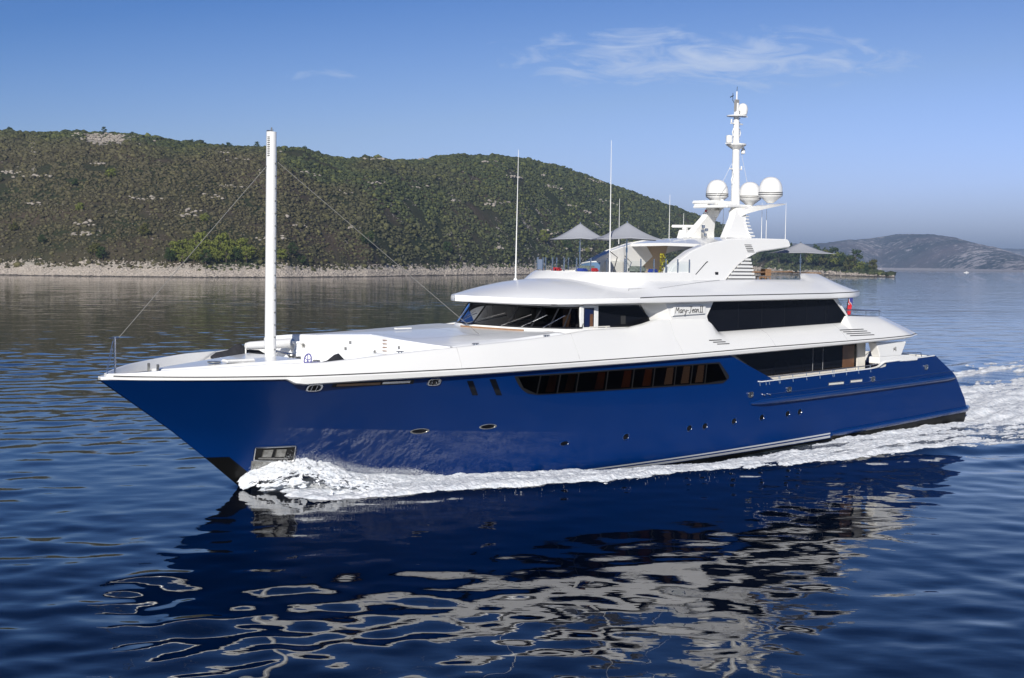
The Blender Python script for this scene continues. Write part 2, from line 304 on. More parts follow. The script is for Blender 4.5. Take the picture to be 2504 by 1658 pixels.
for sd_ in (-1, 1):
    # long window band on the main deck, with its panes
    top = [(18.6, 5.0), (33.45, 5.14)]
    bot_pts = [(18.64, 4.93), (18.9, 4.62), (19.2, 4.35), (19.6, 4.12), (20.27, 4.0)]
    fr = hull_patch([(18.6, 5.0), (20.3, 5.02)], bot_pts, .035, 10, 6, sd_)
    fr2 = hull_patch([(20.3, 5.02), (33.45, 5.14)], [(20.27, 4.0), (33.9, 3.95)], .035, 30, 4, sd_)
    fr.add(fr2.v, fr2.f)
    f3 = hull_patch([(33.45, 5.14), (34.36, 4.35)], [(33.9, 3.95), (34.36, 4.2)], .035, 6, 4, sd_); fr.add(f3.v, f3.f)
    F_ = fr.build('window_band', 'void', HULL)
    ed = [19.0] + WD + [33.35]
    for i in range(len(ed) - 1):
        a, b = ed[i] + .05, ed[i + 1] - .05
        za = lambda s: 5.0 + (s - 18.6) * .0094
        if i == 0: p = hull_patch([(18.78, za(a) - .05), (b, za(b) - .05)], [(19.25, 4.42), (b, 4.07)], .085, 6, 4, sd_, .012)
        elif i == len(ed) - 2: p = hull_patch([(a, za(a) - .06), (33.3, 5.06)], [(a, 4.04), (34.15, 4.15)], .085, 6, 4, sd_, .012)
        else: p = hull_patch([(a, za(a) - .06), (b, za(b) - .06)], [(a, 4.06), (b, 4.04)], .085, 6, 4, sd_, .012)
        p.build('window', 'tinted_glass', HULL)
        if 1 <= i <= 8:                              # wood-lined reveals and curtains seen through the glass
            c = hull_patch([(b - .62, za(b) - .1), (b - .12, za(b) - .1)], [(b - .72, 4.1), (b - .12, 4.1)], .055, 4, 4, sd_, .01)
            c.build('curtain', 'curtain_brown' if i < 6 else 'cream', F_)
    for q in ([(15.8, 4.89), (16.14, 4.88), (16.69, 4.15), (16.37, 4.16)], [(17.09, 4.92), (17.46, 4.91), (18.1, 4.08), (17.76, 4.1)]):
        hull_patch(q[:2], [q[3], q[2]], .02, 3, 5, sd_).build('window', 'opaque_glass', HULL)
    # portholes with steel rims
    for i, (s, z) in enumerate([(14.25, 2.47), (17.88, 2.51), (22.82, 1.34), (26.91, 1.42), (31.6, 1.58), (32.84, 1.61), (35.24, 1.73), (37.64, 1.8), (39.99, 1.87), (41.13, 1.91)]):
        rx, rz = ((.42, .11) if i < 2 else ((.26, .12) if i == 2 else (.21, .17)))
        n = 20; ring = MB(); a0 = [hp(s + rx * 1.18 * math.cos(t), z + rz * 1.25 * math.sin(t), .015, sd_) for t in np.linspace(0, 2 * math.pi, n, endpoint=False)]
        a1 = [hp(s + rx * math.cos(t), z + rz * math.sin(t), .035, sd_) for t in np.linspace(0, 2 * math.pi, n, endpoint=False)]
        a2 = [hp(s + rx * .9 * math.cos(t), z + rz * .88 * math.sin(t), .006, sd_) for t in np.linspace(0, 2 * math.pi, n, endpoint=False)]
        ring.grid([a0, a1, a2], closed=True); P_ = ring.build('porthole', 'trim_blue' if i > 1 else 'worn_steel', HULL)
        g = MB(); g.add(a2, [tuple(range(n))]); g.build('glass', 'opaque_glass', P_)
    # mooring fairleads: polished oval rims round a dark mouth
    for s, z, rx in [(8.11, 4.84, .36), (13.97, 4.9, .36), (36.41, 3.18, .23), (39.88, 3.3, .23), (48.37, 3.52, .23), (54.61, 3.99, .23)]:
        rz = .17; n = 22; sq = lambda c: math.copysign(abs(c) ** .6, c)
        rings = [[hp(s + rx * k * sq(math.cos(t)), z + rz * k * sq(math.sin(t)), o, sd_) for t in np.linspace(0, 2 * math.pi, n, endpoint=False)] for k, o in ((1.0, .0), (.97, .07), (.78, .07), (.7, .01))]
        m = MB(); m.grid(rings, closed=True); FL = m.build('fairlead', 'steel', HULL)
        m = MB(); m.add(rings[-1], [tuple(range(n))]); m.build('mouth', 'void', FL)
        m = MB()
        for k in (-.3, .3): m.tube([hp(s + k * rx, z - rz * .7, .03, sd_), hp(s + k * rx, z + rz * .7, .03, sd_)], .035)
        m.build('roller', 'steel', FL)
    # freeing ports
    for a, b, zz in ((8.9, 12.9, 4.94), (43.71, 45.34, 3.42), (45.95, 47.28, 3.47)):
        zc_ = zz; h_ = .1
        S = hull_patch([(a, zc_ + h_), (b, zc_ + h_ + .02)], [(a, zc_ - h_), (b, zc_ - h_ + .02)], .008, 8, 3, sd_, .02).build('freeing_port', 'void' if a < 20 else 'steel', HULL)
        if a < 20:
            hull_patch([(9.1, zc_ + .04), (11.2, zc_ + .05)], [(9.1, zc_ - .06), (11.2, zc_ - .05)], .02, 5, 3, sd_, .01).build('flap', 'teak', S)
            hull_patch([(11.3, zc_ + .07), (12.7, zc_ + .08)], [(11.3, zc_ - .03), (12.7, zc_ - .02)], .02, 5, 3, sd_, .01).build('flap', 'steel', S)
        else:
            hull_patch([(a + .1, zc_ + .05), (b - .05, zc_ + .06)], [(a + .1, zc_ - .06), (b - .05, zc_ - .05)], .02, 4, 3, sd_, .01).build('flap', 'cream', S)
    # rub rails
    P_ = [(s, z) for s, z in zip(np.linspace(36.5, 58.3, 30), np.linspace(2.67, 3.16, 30))]
    m = MB(); m.tube([hp(s, z, .02, sd_) for s, z in P_], [.08, .18] + [.21] * 27 + [.15], 14); m.build('rub_rail', 'trim_blue', HULL, ang=60)
    m = MB(); m.tube([hp(s, z + .42, .0, sd_) for s, z in P_[2:]], [.03] * 28, 8); m.build('rub_rail', 'trim_blue', HULL, ang=60)
    P_ = [(s, z) for s, z in zip(np.linspace(44.5, 60.0, 20), np.linspace(.36, .88, 20))]
    m = MB(); m.tube([hp(s, z, .03, sd_) for s, z in P_] + [(60.7, sd_ * 4.75, .92), (61.0, sd_ * 4.3, .92), (61.1, 0, .92)], [.12] + [.2] * 22, 14); m.build('rub_rail', 'trim_blue', HULL, ang=60)
    for s in (37.6, 38.1): MB().tube([hp(s, 3.1, .02, sd_), hp(s, 3.1, .12, sd_)], .05).build('light', 'steel', HULL)
    # anchor pocket: steel frame, dark recess, anchor, and the worn steel plate below it
    q = [(6.91, 1.96), (8.6, 1.99), (8.82, 1.2), (7.06, 1.34)]
    A_ = hull_patch(q[:2], [q[3], q[2]], .02, 6, 6, sd_).build('anchor_pocket', 'void', HULL)
    m = MB()
    for i in range(4):
        a, b = q[i], q[(i + 1) % 4]; m.tube([hp(a[0] + (b[0] - a[0]) * t, a[1] + (b[1] - a[1]) * t, .05, sd_) for t in np.linspace(0, 1, 5)], .045, 6)
    m.build('rim', 'steel', A_)
    m = MB()
    for s0, s1 in ((7.3, 7.68), (7.85, 8.25)): a = hull_patch([(s0, 1.84), (s1, 1.84)], [(s0 + .05, 1.48), (s1 + .05, 1.46)], .1, 3, 3, sd_, .1); m.add(a.v, a.f)
    m.tube([hp(7.2, 1.42, .09, sd_), hp(8.5, 1.36, .09, sd_)], .04, 6)
    m.build('anchor', 'worn_steel', A_, bevel=.02)
    hull_patch([(7.0, 1.30), (8.86, 1.16)], [(7.25, .25), (9.1, .55)], .035, 8, 6, sd_).build('chafe_plate', 'worn_steel', HULL)
# main deck and aft decks inside the hull
m = MB(); g = []
for s in np.linspace(34.5, 49.4, 20): b = hb(s, 3.6) - .08; g.append([(s, -b, 3.35), (s, b, 3.35)])
m.grid(g); m.build('side_deck', 'teak', Y)
m = MB(); g = []
for s in np.linspace(48.5, 58.2, 12): b = hb(min(s, 57.8), 3.2) - .1; g.append([(s, -b, 3.30), (s, b, 3.30)])
m.grid(g); m.build('aft_deck', 'teak', Y)
for sd_ in (-1, 1):          # inner face and cap of the bulwark round the aft deck
    m = MB(); g = []
    for s in np.linspace(36.95, 55.7, 60):
        zt = float(ztop(s)); b = hb(s, zt); g.append([(s, sd_ * (b + .012), zt - .02), (s, sd_ * (b + .012), zt + .035), (s, sd_ * (b - .16), zt + .035), (s, sd_ * (b - .18), 3.3)])
    m.grid(g); m.build('bulwark', 'white_paint', Y)
m = MB(); m.box((55.75, 0, 4.0), (.12, 9.2, 1.36)); m.build('bulwark', 'white_paint', Y)
MB().box((60.1, 0, .78), (1.7, 9.2, .25)).build('swim_platform', 'teak', Y, bevel=.05)
for s, y in ((60.5, -4.3), (60.5, 4.3)):
    MB().tube([(s, y, .9), (s, y, 1.35)], .09).tube([(s - .14, y, 1.28), (s + .14, y, 1.28)], .05).build('bollard', 'steel', Y)

# --- the white bulwark band that sweeps from stem to stern
zb = lambda s: I(s, [0, 6.65, 6.8, 7.0, 7.4, 10.4, 17, 26.8, 35.2, 46, 51.1, 53.8], [5.24, 5.24, 5.18, 5.04, 4.99, 5.08, 5.17, 5.31, 5.48, 5.75, 5.88, 6.02])
zs = lambda s: I(s, [0, 7, 14, 20.9, 30.5, 37.5, 48.9, 53.8], [5.41, 5.40, 5.47, 5.54, 5.67, 5.85, 6.03, 6.16])
zc = lambda s: I(s, [0, .55, 2, 6.2, 8.4, 12.1, 14.3, 19.85, 22.9, 24, 27, 28.2, 29.5, 33.15, 33.67, 34.29, 46.04, 46.5, 51.5, 53.8], [5.52, 5.55, 5.7, 5.95, 5.98, 6.29, 6.44, 6.75, 6.97, 7.08, 7.13, 7.3, 7.57, 7.52, 7.25, 6.73, 7.02, 7.44, 7.33, 7.28])
zcs = lambda s: I(s, [0, .55, 2, 6.2, 8.4, 12.1, 14.3, 19.85, 22.9, 27, 30, 34, 46, 51.5, 53.8], [5.52, 5.55, 5.7, 5.95, 5.98, 6.29, 6.44, 6.75, 6.97, 7.10, 7.12, 7.0, 7.12, 7.33, 7.28])
toff = lambda s: I(s, [0, 8, 12, 20, 27, 30, 50, 53.8], [.12, -.06, -.14, -.38, -.8, -.95, -.92, -.9])
zdeck = lambda s: I(s, [0, 12.9, 13.5, 20, 24, 33, 46, 54], [5.12, 5.2, 6.1, 6.45, 6.6, 6.6, 6.35, 6.35])
SIG = np.unique(np.concatenate([[0, .04, .1, .2, .35, .55], np.linspace(.8, 6.6, 16), np.linspace(6.65, 7.5, 10), np.linspace(8, 28, 40), np.linspace(28, 34.6, 34), np.linspace(35, 46, 22), np.linspace(46.04, 46.6, 6), np.linspace(47, 53.0, 14), [53.3, 53.55, 53.8]]))
def shell_sec(sg, sd):
    bul = float(sm(6.6, 7.2, np.array(sg))); b0 = B(sg)
    corner = 1 - .10 * float(sm(51.5, 53.8, np.array(sg))) ** 2
    nose = min(1, (sg / .5) ** .5) if sg < .5 else 1
    z0, z1, z2, t = float(zb(sg)), float(zs(sg)), float(zc(sg)), float(toff(sg)); z3 = float(zcs(sg))
    lip = .10 * nose + bul * .10
    P = [(-.45, z0 + .12), (-.02 + .06 * bul, z0 + .02), (lip + .02 * bul, z0 + .06 + .03 * bul), (lip + .05 * bul, z1 - .06), (lip + .01, z1 - .01), (lip - .04, z1), (lip - .04, z1 + .035), (lip, z1 + .05),
         (lip * .83 + .17 * t, z1 + .05 + (z3 - z1) * .22), (lip * .45 + .55 * t, z1 + (z3 - z1) * .62), (t * .92 + .02, z2 - .05), (t - .04, z2), (t - .18, z2), (t - .22, z2 - .05), (t - .28, min(float(zdeck(sg)), z2 - .1))]
    out_ = []
    for k, (o, z) in enumerate(P):
        y = max(b0 * corner + o * (nose if sg < .5 else 1), 0)
        s = sg
        if k >= 5: s += .28 * max(0, 1 - sg / 4.0)
        s -= 2.35 * float(sm(45, 53.8, np.array(sg))) * max(0, min(1, (z - z1) / (z2 - z1 + 1e-6)))
        out_.append((s, sd * y, z))
    return out_
m = MB(); secs = {}
for sd_ in (-1, 1):
    secs[sd_] = [shell_sec(x, sd_) for x in SIG]; m.grid(secs[sd_])
m.grid([[secs[-1][0][k] for k in range(15)], [secs[1][0][k] for k in range(15)]])
m.grid([[secs[-1][-1][k] for k in range(15)], [(secs[-1][-1][k][0] + .55, 0, secs[-1][-1][k][2]) for k in range(15)], [secs[1][-1][k] for k in range(15)]])
SHELL = m.build('bulwark', 'white_paint', Y, weld=True, ang=38)
tag(SHELL, 'white swept bulwark band above the blue hull')
m = MB()
for sd_ in (-1, 1):
    m.grid([[(p[5][0], p[5][1] + sd_ * .006, p[5][2] - .012), (p[5][0], p[5][1] + sd_ * .012, p[5][2] + .05)] for p in secs[sd_][3:]])
m.build('pinstripe', 'black_line', SHELL)
# foredeck, upper decks
m = MB(); g = []
for s in list(np.linspace(.35, 13, 30)) + list(np.linspace(13.4, 46, 30)) + list(np.linspace(46.5, 51.3, 6)):
    b = max(B(s) + float(toff(s)) - .27, .02); g.append([(s + (.2 if s < 2 else 0), -b, float(zdeck(s)) - .003), (s, 0, float(zdeck(s)) + .06), (s + (.2 if s < 2 else 0), b, float(zdeck(s)) - .003)])
m.grid(g); m.build('upper_deck', 'deck_white', Y)
# louvred vents in the band
def shell_pt(s, z, sd=-1, off=.01):
    z1, z2, t = float(zs(s)), float(zcs(s)), float(toff(s)); lip = .2
    f = np.clip((z - z1) / (z2 - z1), 0, 1); o = I(f, [0, .05, .24, .62, .95, 1], [lip, lip, lip * .83 + .17 * t, lip * .45 + .55 * t, t * .92 + .02, t - .04])
    ds = -2.35 * float(sm(45, 53.8, np.array(s))) * f
    return (s + ds, sd * (B(s) + float(o) + off), z)
for sd_ in (-1, 1):
    for (s0, s1, zt, n, dz, rake) in ((32.75, 33.8, 6.34, 3, .105, .23), (44.95, 47.7, 6.62, 4, .115, .2)):
        for k in range(n):
            z = zt - k * dz; a, b = s0 + k * rake, s1 + k * rake * .95
            m = MB(); m.grid([[shell_pt(s, z + .03, sd_, .035), shell_pt(s, z - .012, sd_, .035)] for s in np.linspace(a, b, 8)])
            m.build('vent_slot', 'slot_dark', SHELL)

for sg in (15.2, 22.6, 30.2, 38.0, 45.0):          # faint mould joints across the band
    for sd_ in (-1, 1):
        q = [Vector(p) + Vector((0, sd_ * .004, .002)) for p in shell_sec(sg, sd_)[7:12]]; MB().tube(q, .007, 4).build('joint', 'grey_vent', SHELL)
for s0 in (12.2, 16.4, 21.0):
    for sd_ in (-1, 1):
        y = sd_ * (B(s0) + float(toff(s0)) - .11); z = float(zc(s0)); MB().tube([(s0 - .2, y, z + .07), (s0 + .2, y, z + .07)], .028, 6).tube([(s0 - .08, y, z - .01), (s0 - .08, y, z + .07)], .03, 6).tube([(s0 + .08, y, z - .01), (s0 + .08, y, z + .07)], .03, 6).build('cleat', 'steel', SHELL)
# --- foredeck: raised trunk with the tender hatch, lockers, foremast gear
def ztr(y, s, sf):
    zf = 6.87 - .36 * (min(abs(y), 5.3) / 5.15) ** 2.2
    return zf + (7.0 - zf) * max(0, min(1, (s - sf) / (21.8 - sf))) ** 1.2
FR = [(6.5, 11.0), (5.05, 11.1), (4.0, 11.25), (2.5, 11.35), (.6, 11.4), (.55, 11.95), (-.45, 13.8), (-1.1, 13.72), (-1.9, 13.6), (-2.3, 13.55), (-3.0, 13.62), (-3.8, 13.9), (-4.6, 14.35), (-5.1, 14.8), (-6.5, 14.95)]
m = MB(); g = []
for y0_, sf in FR:
    lim0 = B(sf) + float(toff(sf)) - .17; y = max(-lim0, min(lim0, y0_))
    r = [(sf, y, 5.15), (sf, y, ztr(y, sf, sf) - .08), (sf + .05, y, ztr(y, sf, sf))]
    for s in np.linspace(sf + .3, 22.5, 10):
        lim = B(s) + float(toff(s)) - .17; yy_ = max(-lim, min(lim, y0_)); r.append((s, yy_, min(ztr(yy_, s, sf), float(zc(s)) - .02) if abs(yy_) > lim - .01 else ztr(yy_, s, sf)))
    g.append(r)
m.grid(g); TR = m.build('deck_trunk', 'roof_white', Y, ang=35)
tag(TR, 'raised pale foredeck trunk over the tender garage')
m = MB()
for (y, sf) in ((-1.0, 13.68), (-1.55, 13.6)):
    pass
for k in range(7): m.box((13.62, -1.9, 6.68 - k * .17), (.12, .34, .035))
m.build('ladder', 'terracotta', TR)
m = MB()
for (s, y, z) in ((11.3, 1.6, 6.3), (11.3, 2.6, 6.0), (12.7, .1, 6.2), (12.9, 0, 6.5), (13.5, -1.2, 6.1), (13.6, -3.0, 6.4)): m.lathe([(.0, -.06), (.06, -.06), (.06, .06), (0, .06)], (s, y, z), 8)
m.build('fitting', 'worn_steel', TR)
# hatch seams and covers on the trunk top
m = MB()
for y in (-3.1, 3.1): m.grid([[(s, y - .012, ztr(y, s, 13.6) + .012), (s, y + .012, ztr(y, s, 13.6) + .012)] for s in np.linspace(14.3, 20.6, 8)])
for s in (14.3, 20.6): m.grid([[(s - .012, y, ztr(y, s, 13.6) + .012), (s + .012, y, ztr(y, s, 13.6) + .012)] for y in np.linspace(-3.1, 3.1, 9)])
m.build('hatch_seam', 'grey_vent', TR)
MB().box((17.0, 1.2, 7.02), (1.0, .22, .08)).build('hatch_cover', 'white_paint', TR, bevel=.02)
# sloped raised platform ahead of the foremast
m = MB(); g = []
for s in np.linspace(2.6, 8.6, 14):
    b = .35 + (s - 2.6) * .33; z = 5.62 + .06 * (s - 2.6); g.append([(s, -b - .06, 5.14), (s, -b, z - .06), (s, -b + .07, z), (s, 0, z + .03), (s, b - .07, z), (s, b, z - .06), (s, b + .06, 5.14)])
m.grid(g); m.add([g[0][k] for k in range(7)], [tuple(range(7))]); m.add([g[-1][k] for k in range(7)], [tuple(range(7))])
PL = m.build('foredeck_platform', 'white_paint', Y, weld=True, ang=35)
MB().box((2.5, -.42, 5.55), (.10, .10, .62)).box((2.5, .42, 5.55), (.1, .1, .62)).build('samson_post', 'worn_steel', PL, bevel=.015)
m = MB(); m.box((6.2, -.9, 5.92), (1.5, .5, .14)); m.build('hatch', 'white_paint', PL, bevel=.05)
m = MB(); m.lathe([(.30, -.02), (.30, .03), (.22, .03)], (5.2, -.5, 5.86), 18); m.build('hatch_ring', 'worn_steel', PL)
# anchor lying on the foredeck
m = MB(); m.tube([(1.3, .35, 5.25), (2.2, .1, 5.32)], .05, 6).tube([(1.25, -.1, 5.36), (1.25, .35, 5.22), (1.3, .8, 5.36)], .05, 6); m.build('deck_anchor', 'seat_grey', PL)
# jackstaff
m = MB(); m.tube([(.72, 0, 5.2), (.70, 0, 7.05)], .05, 8); J = m.build('jackstaff', 'steel', Y)
m = MB(); m.tube([(.30, .0, 5.55), (.62, 0, 6.9)], .022, 6).tube([(.28, -.15, 5.5), (.6, -.02, 6.6)], .015, 6); m.build('stay', 'steel', J)
m = MB(); m.tube([(.45, 0, 7.02), (.9, 0, 7.02)], .03, 6); m.build('crosspiece', 'steel', J)
# foremast: tapered white column
m = MB(); n = 20
m.grid([[(8.42 + .0 * k + a * (.255 - .030 * k / 10) * 1.05, .255 * b_ * (1 - .10 * k / 10), 5.0 + 11.3 * k / 10) for a, b_ in [(math.cos(2 * math.pi * i / n), math.sin(2 * math.pi * i / n)) for i in range(n)]] for k in range(11)], closed=True)
m.add([(8.42 + .2363 * math.cos(2 * math.pi * i / n), .2295 * math.sin(2 * math.pi * i / n), 16.3) for i in range(n)], [tuple(range(n))])
FM = m.build('foremast', 'white_paint', Y, weld=True, ang=50)
m = MB()
for k in range(16):
    z = 6.3 + k * .57 + .0; m.lathe([(0, -.035), (.04, -.035), (.04, .035), (0, .035)], (8.50, -.245 + .001 * k, z), 6)
m.build('step_socket', 'worn_steel', FM)
m = MB()
for k in range(11): m.box((8.21, -.10, 16.05 - k * .085), (.06, .12, .03))
m.build('sensor_grille', 'rubber', FM)
MB().tube([(8.42, 0, 16.28), (8.42, 0, 16.5)], .035, 8).tube([(8.5, 0, 16.28), (8.5, 0, 16.42)], .02, 6).box((8.3, 0, 16.34), (.2, .12, .05)).build('mast_light', 'worn_steel', FM)
MB().tube([(8.5, -.26, 9.35), (8.44, -.30, 9.2), (8.53, -.29, 9.05), (8.47, -.3, 8.95)], .02, 6).build('cleat', 'worn_steel', FM)
MB().tube([(.88, 0, 7.03), (8.2, 0, 14.75)], .015, 6).build('forestay', 'rope', FM)
MB().tube([(8.66, 0, 15.0), (18.0, -3.6, 6.95)], .014, 6).build('backstay', 'rope', FM)
m = MB(); m.lathe([(.5, -.1), (.5, 0), (.35, .12), (.3, .12)], (8.42, 0, 5.3), 20); m.build('mast_collar', 'steel', FM)
# windlass
m = MB()
for y in (-.85, .85):
    m.lathe([(.26, 0), (.2, .08), (.14, .2), (.14, .42), (.22, .5), (.2, .56), (0, .56)], (9.05, y, 5.55), 16, cap=False)
    m.box((8.85, y, 5.45), (.45, .3, .5)); m.tube([(7.9, y, 5.75), (8.9, y, 5.8)], .05, 6)
m.box((8.9, -1.6, 5.9), (.25, .12, .3)).box((9.5, -2.2, 5.8), (.2, .3, .2))
m.build('windlass', 'worn_steel', Y, bevel=.01)
# tender crane: column, boom lying aft to starboard
m = MB(); m.lathe([(.42, 0), (.38, .5), (.3, .8), (.3, .9)], (11.2, 1.9, 5.2), 18); m.lathe([(.22, .9), (.22, 1.15), (.3, 1.2), (.3, 1.3)], (11.2, 1.9, 5.2), 18)
CR = m.build('deck_crane', 'white_paint', Y)
MB().tube([(8.9, 2.95, 6.28), (9.1, 2.95, 6.28), (11.6, 2.7, 6.36), (11.95, 2.65, 6.3)], [.14, .19, .25, .2], 14).build('boom', 'white_paint', CR)
MB().tube([(9.9, 2.7, 6.1), (11.1, 2.0, 5.8)], .07, 8).build('hydraulic_ram', 'steel', CR)
# tender steering wheel on the foredeck well
m = MB(); c = Vector((8.5, -3.0, 5.98)); n = 24
m.tube([c + Vector((.05 * math.cos(t), .28 * math.sin(t), .28 * math.cos(t))) for t in np.linspace(0, 2 * math.pi, n)], .03, 6)
for t in np.linspace(0, 2 * math.pi, 6)[:-1]: m.tube([c, c + Vector((0, .27 * math.sin(t), .27 * math.cos(t)))], .02, 5)
m.box((8.75, -3.0, 5.75), (.6, .45, .3)); m.build('wheel_stand', 'purple_paint', Y)
# whip aerials
for nm, a, b in (('whip_aerial', (26.2, 3.0, 9.35), (26.28, 3.0, 16.7)), ('whip_aerial', (27.6, -3.0, 9.35), (27.54, -3.0, 17.0))):
    m = MB(); m.tube([a, tuple(Vector(a).lerp(Vector(b), .4)), b], [.045, .028, .012], 8).lathe([(.12, 0), (.1, .08), (.04, .14)], (a[0], a[1], a[2] + .08), 12); m.build(nm, 'white_paint', Y)
MB().tube([(27.75, -3.0, 9.6), (27.95, -3.2, 10.8), (27.4, -3.2, 11.1)], .025, 6).build('hose', 'rubber', Y)
MB().tube([(11.2, 4.6, 6.1), (11.3, 4.8, 7.5)], .012, 5).build('whip_aerial', 'white_paint', Y)

# --- wheelhouse
def se(sn, sc_, wd, n_, k=3.0, a0=-90, a1=90):
    o = []
    for t in np.linspace(rad(a0), rad(a1), n_):
        c_, s_ = math.cos(t), math.sin(t); o.append((sc_ - (sc_ - sn) * abs(c_) ** (2 / k), wd * math.copysign(abs(s_) ** (2 / k), s_)))
    return o
NP = 61
sill = se(21.75, 24.3, 4.28, NP); gtop = se(22.75, 24.7, 4.15, NP); base = se(21.55, 24.2, 4.4, NP)
def ring(P, z, ext=28.9): return [(ext, P[0][1], z)] + [(s, y, z) for s, y in P] + [(ext, P[-1][1], z)]
m = MB(); m.grid([ring(base, 6.3), ring(base, 6.85), ring(sill, 7.12), ring([(s + .12, y * .965) for s, y in sill], 7.13)]); WH = m.build('wheelhouse', 'white_paint', Y, ang=35)
tag(WH, 'white wheelhouse with wraparound raked windscreen')
m = MB(); m.grid([ring(gtop, 8.20), ring(gtop, 8.6)]); m.build('header', 'white_paint', WH)
# windscreen panes between thin black mullions
def gp(i, f):        # point on the raked glass, i = index along, f = 0 sill .. 1 top
    a, b = sill[i], gtop[i]; return Vector((a[0] * (1 - f) + b[0] * f + .04, a[1] * (1 - f) + b[1] * f, 7.13 + 1.08 * f))
cuts = [0, 6, 12, 19, 27, 34, 42, 49, 55, 60]
for a, b in zip(cuts[:-1], cuts[1:]):
    m = MB(); m.grid([[gp(i, f) for f in np.linspace(0, 1, 5)] for i in range(a, b + 1)]); m.build('windscreen', 'bridge_glass', WH)
for i in cuts:
    m = MB(); m.tube([gp(i, 0), gp(i, 1)], .045, 6); m.build('mullion', 'black_line', WH)
m = MB(); m.tube([gp(i, .02) for i in range(NP)], .05, 6).tube([gp(i, .98) for i in range(NP)], .05, 6); m.build('glass_frame', 'black_line', WH)
for i in (14, 22, 28, 36, 43, 50, 56):
    d = gp(max(i - 7, 0), .60); a = gp(i, .02); o_ = Vector((-.10, -.03, .02))
    if i < 14: o_ = Vector((-.06, -.10, .02))
    m = MB(); m.tube([a + o_, d + o_], .02, 5); m.build('wiper', 'steel', WH)
# interior of the bridge
m = MB(); m.box((25.3, 0, 6.98), (6.0, 7.9, .05)); m.build('floor', 'wood_panel', WH)
m = MB(); m.box((28.3, 0, 7.6), (.1, 7.8, 1.3)); m.build('rear_wall', 'wood_panel', WH)
m = MB(); m.box((25.5, 0, 8.33), (5.6, 7.8, .05)); m.build('headliner', 'black_cloth', WH)
m = MB(); m.box((23.6, 0, 7.2), (.8, 5.8, .35)); m.build('console', 'black_line', WH, bevel=.06)
for y in (-2.6, 0, 2.4):
    m = MB(); m.box((25.4, y, 7.55), (.25, .62, .95)).box((25.05, y, 7.3), (.6, .6, .2)); m.build('helm_seat', 'seat_grey', WH, bevel=.08)
for y, hh in ((-3.3, .9),): m = MB(); m.box((24.2, y, 7.6), (.08, .5, hh)); m.build('door_leaf', 'teak', WH)
for sd_ in (-1, 1):
    yy_ = sd_ * 4.24
    # side pillar, door with its pane, then the tapering side window
    m = MB(); m.box((24.34, yy_, 7.68), (.26, .10, 1.2)).box((25.37, yy_, 7.68), (.30, .10, 1.2)).box((24.85, yy_, 8.24), (.8, .10, .14)).box((24.85, yy_, 7.1), (.8, .1, .14)); m.build('wall', 'white_paint', WH, bevel=.01)
    DR = MB().box((24.85, yy_, 7.66), (.74, .06, 1.04)).build('door', 'black_line', WH)
    MB().box((24.85, yy_ + sd_ * .035, 7.66), (.64, .02, .94)).build('pane', 'screen_strip', DR)
    MB().box((25.02, yy_ + sd_ * .052, 7.52), (.22, .012, .66)).build('pane', 'wood_panel', DR)
    poly = [(25.56, 7.14), (29.55, 7.17), (29.4, 7.6), (28.6, 8.27), (25.52, 8.27)]
    WN = MB().prism(poly, lambda p: (p[0], yy_, p[1]), lambda p: (p[0], yy_ - sd_ * .08, p[1])).build('window', 'black_line', WH)
    ctr = (27.3, 7.7); pol2 = [(ctr[0] + (p[0] - ctr[0]) * .965, ctr[1] + (p[1] - ctr[1]) * .90) for p in poly]
    MB().prism(pol2, lambda p: (p[0], yy_ + sd_ * .015, p[1]), lambda p: (p[0], yy_ + sd_ * .005, p[1])).build('pane', 'opaque_glass', WN)
    MB().box((27.4, yy_ + sd_ * .02, 7.5), (.35, .012, .45)).build('chair_back', 'rubber', WN, bevel=.0)
    # wood capped rail outside the door
    MB().tube([(24.5, sd_ * 4.7, 7.2), (25.8, sd_ * 4.85, 7.22)], .03, 8).tube([(24.8, sd_ * 4.72, 6.9), (24.8, sd_ * 4.72, 7.2)], .04, 6).tube([(25.6, sd_ * 4.8, 6.9), (25.6, sd_ * 4.8, 7.2)], .04, 6).build('handrail', 'cream', WH)
    # raked return between wheelhouse and saloon
    m = MB(); m.add([(28.6, sd_ * 4.2, 8.5), (29.75, sd_ * 4.2, 7.2), (30.6, sd_ * 4.98, 7.2), (29.75, sd_ * 4.98, 8.6)], [(0, 1, 2, 3)]); m.build('wall', 'white_paint', WH)
# teak seat back in front of the windscreen
m = MB(); P_ = [(s - .35, y) for s, y in base[19:36]]
m.grid([[(s, y, 6.9), (s, y, 7.07), (s + .06, y, 7.07), (s + .06, y, 6.9)] for s, y in P_]); m.build('bench_back', 'teak', Y)
m = MB(); m.grid([[(s + .1, y, 6.75), (s - .45, y, 6.78), (s - .45, y, 6.7)] for s, y in P_]); m.build('bench_seat', 'white_paint', Y)

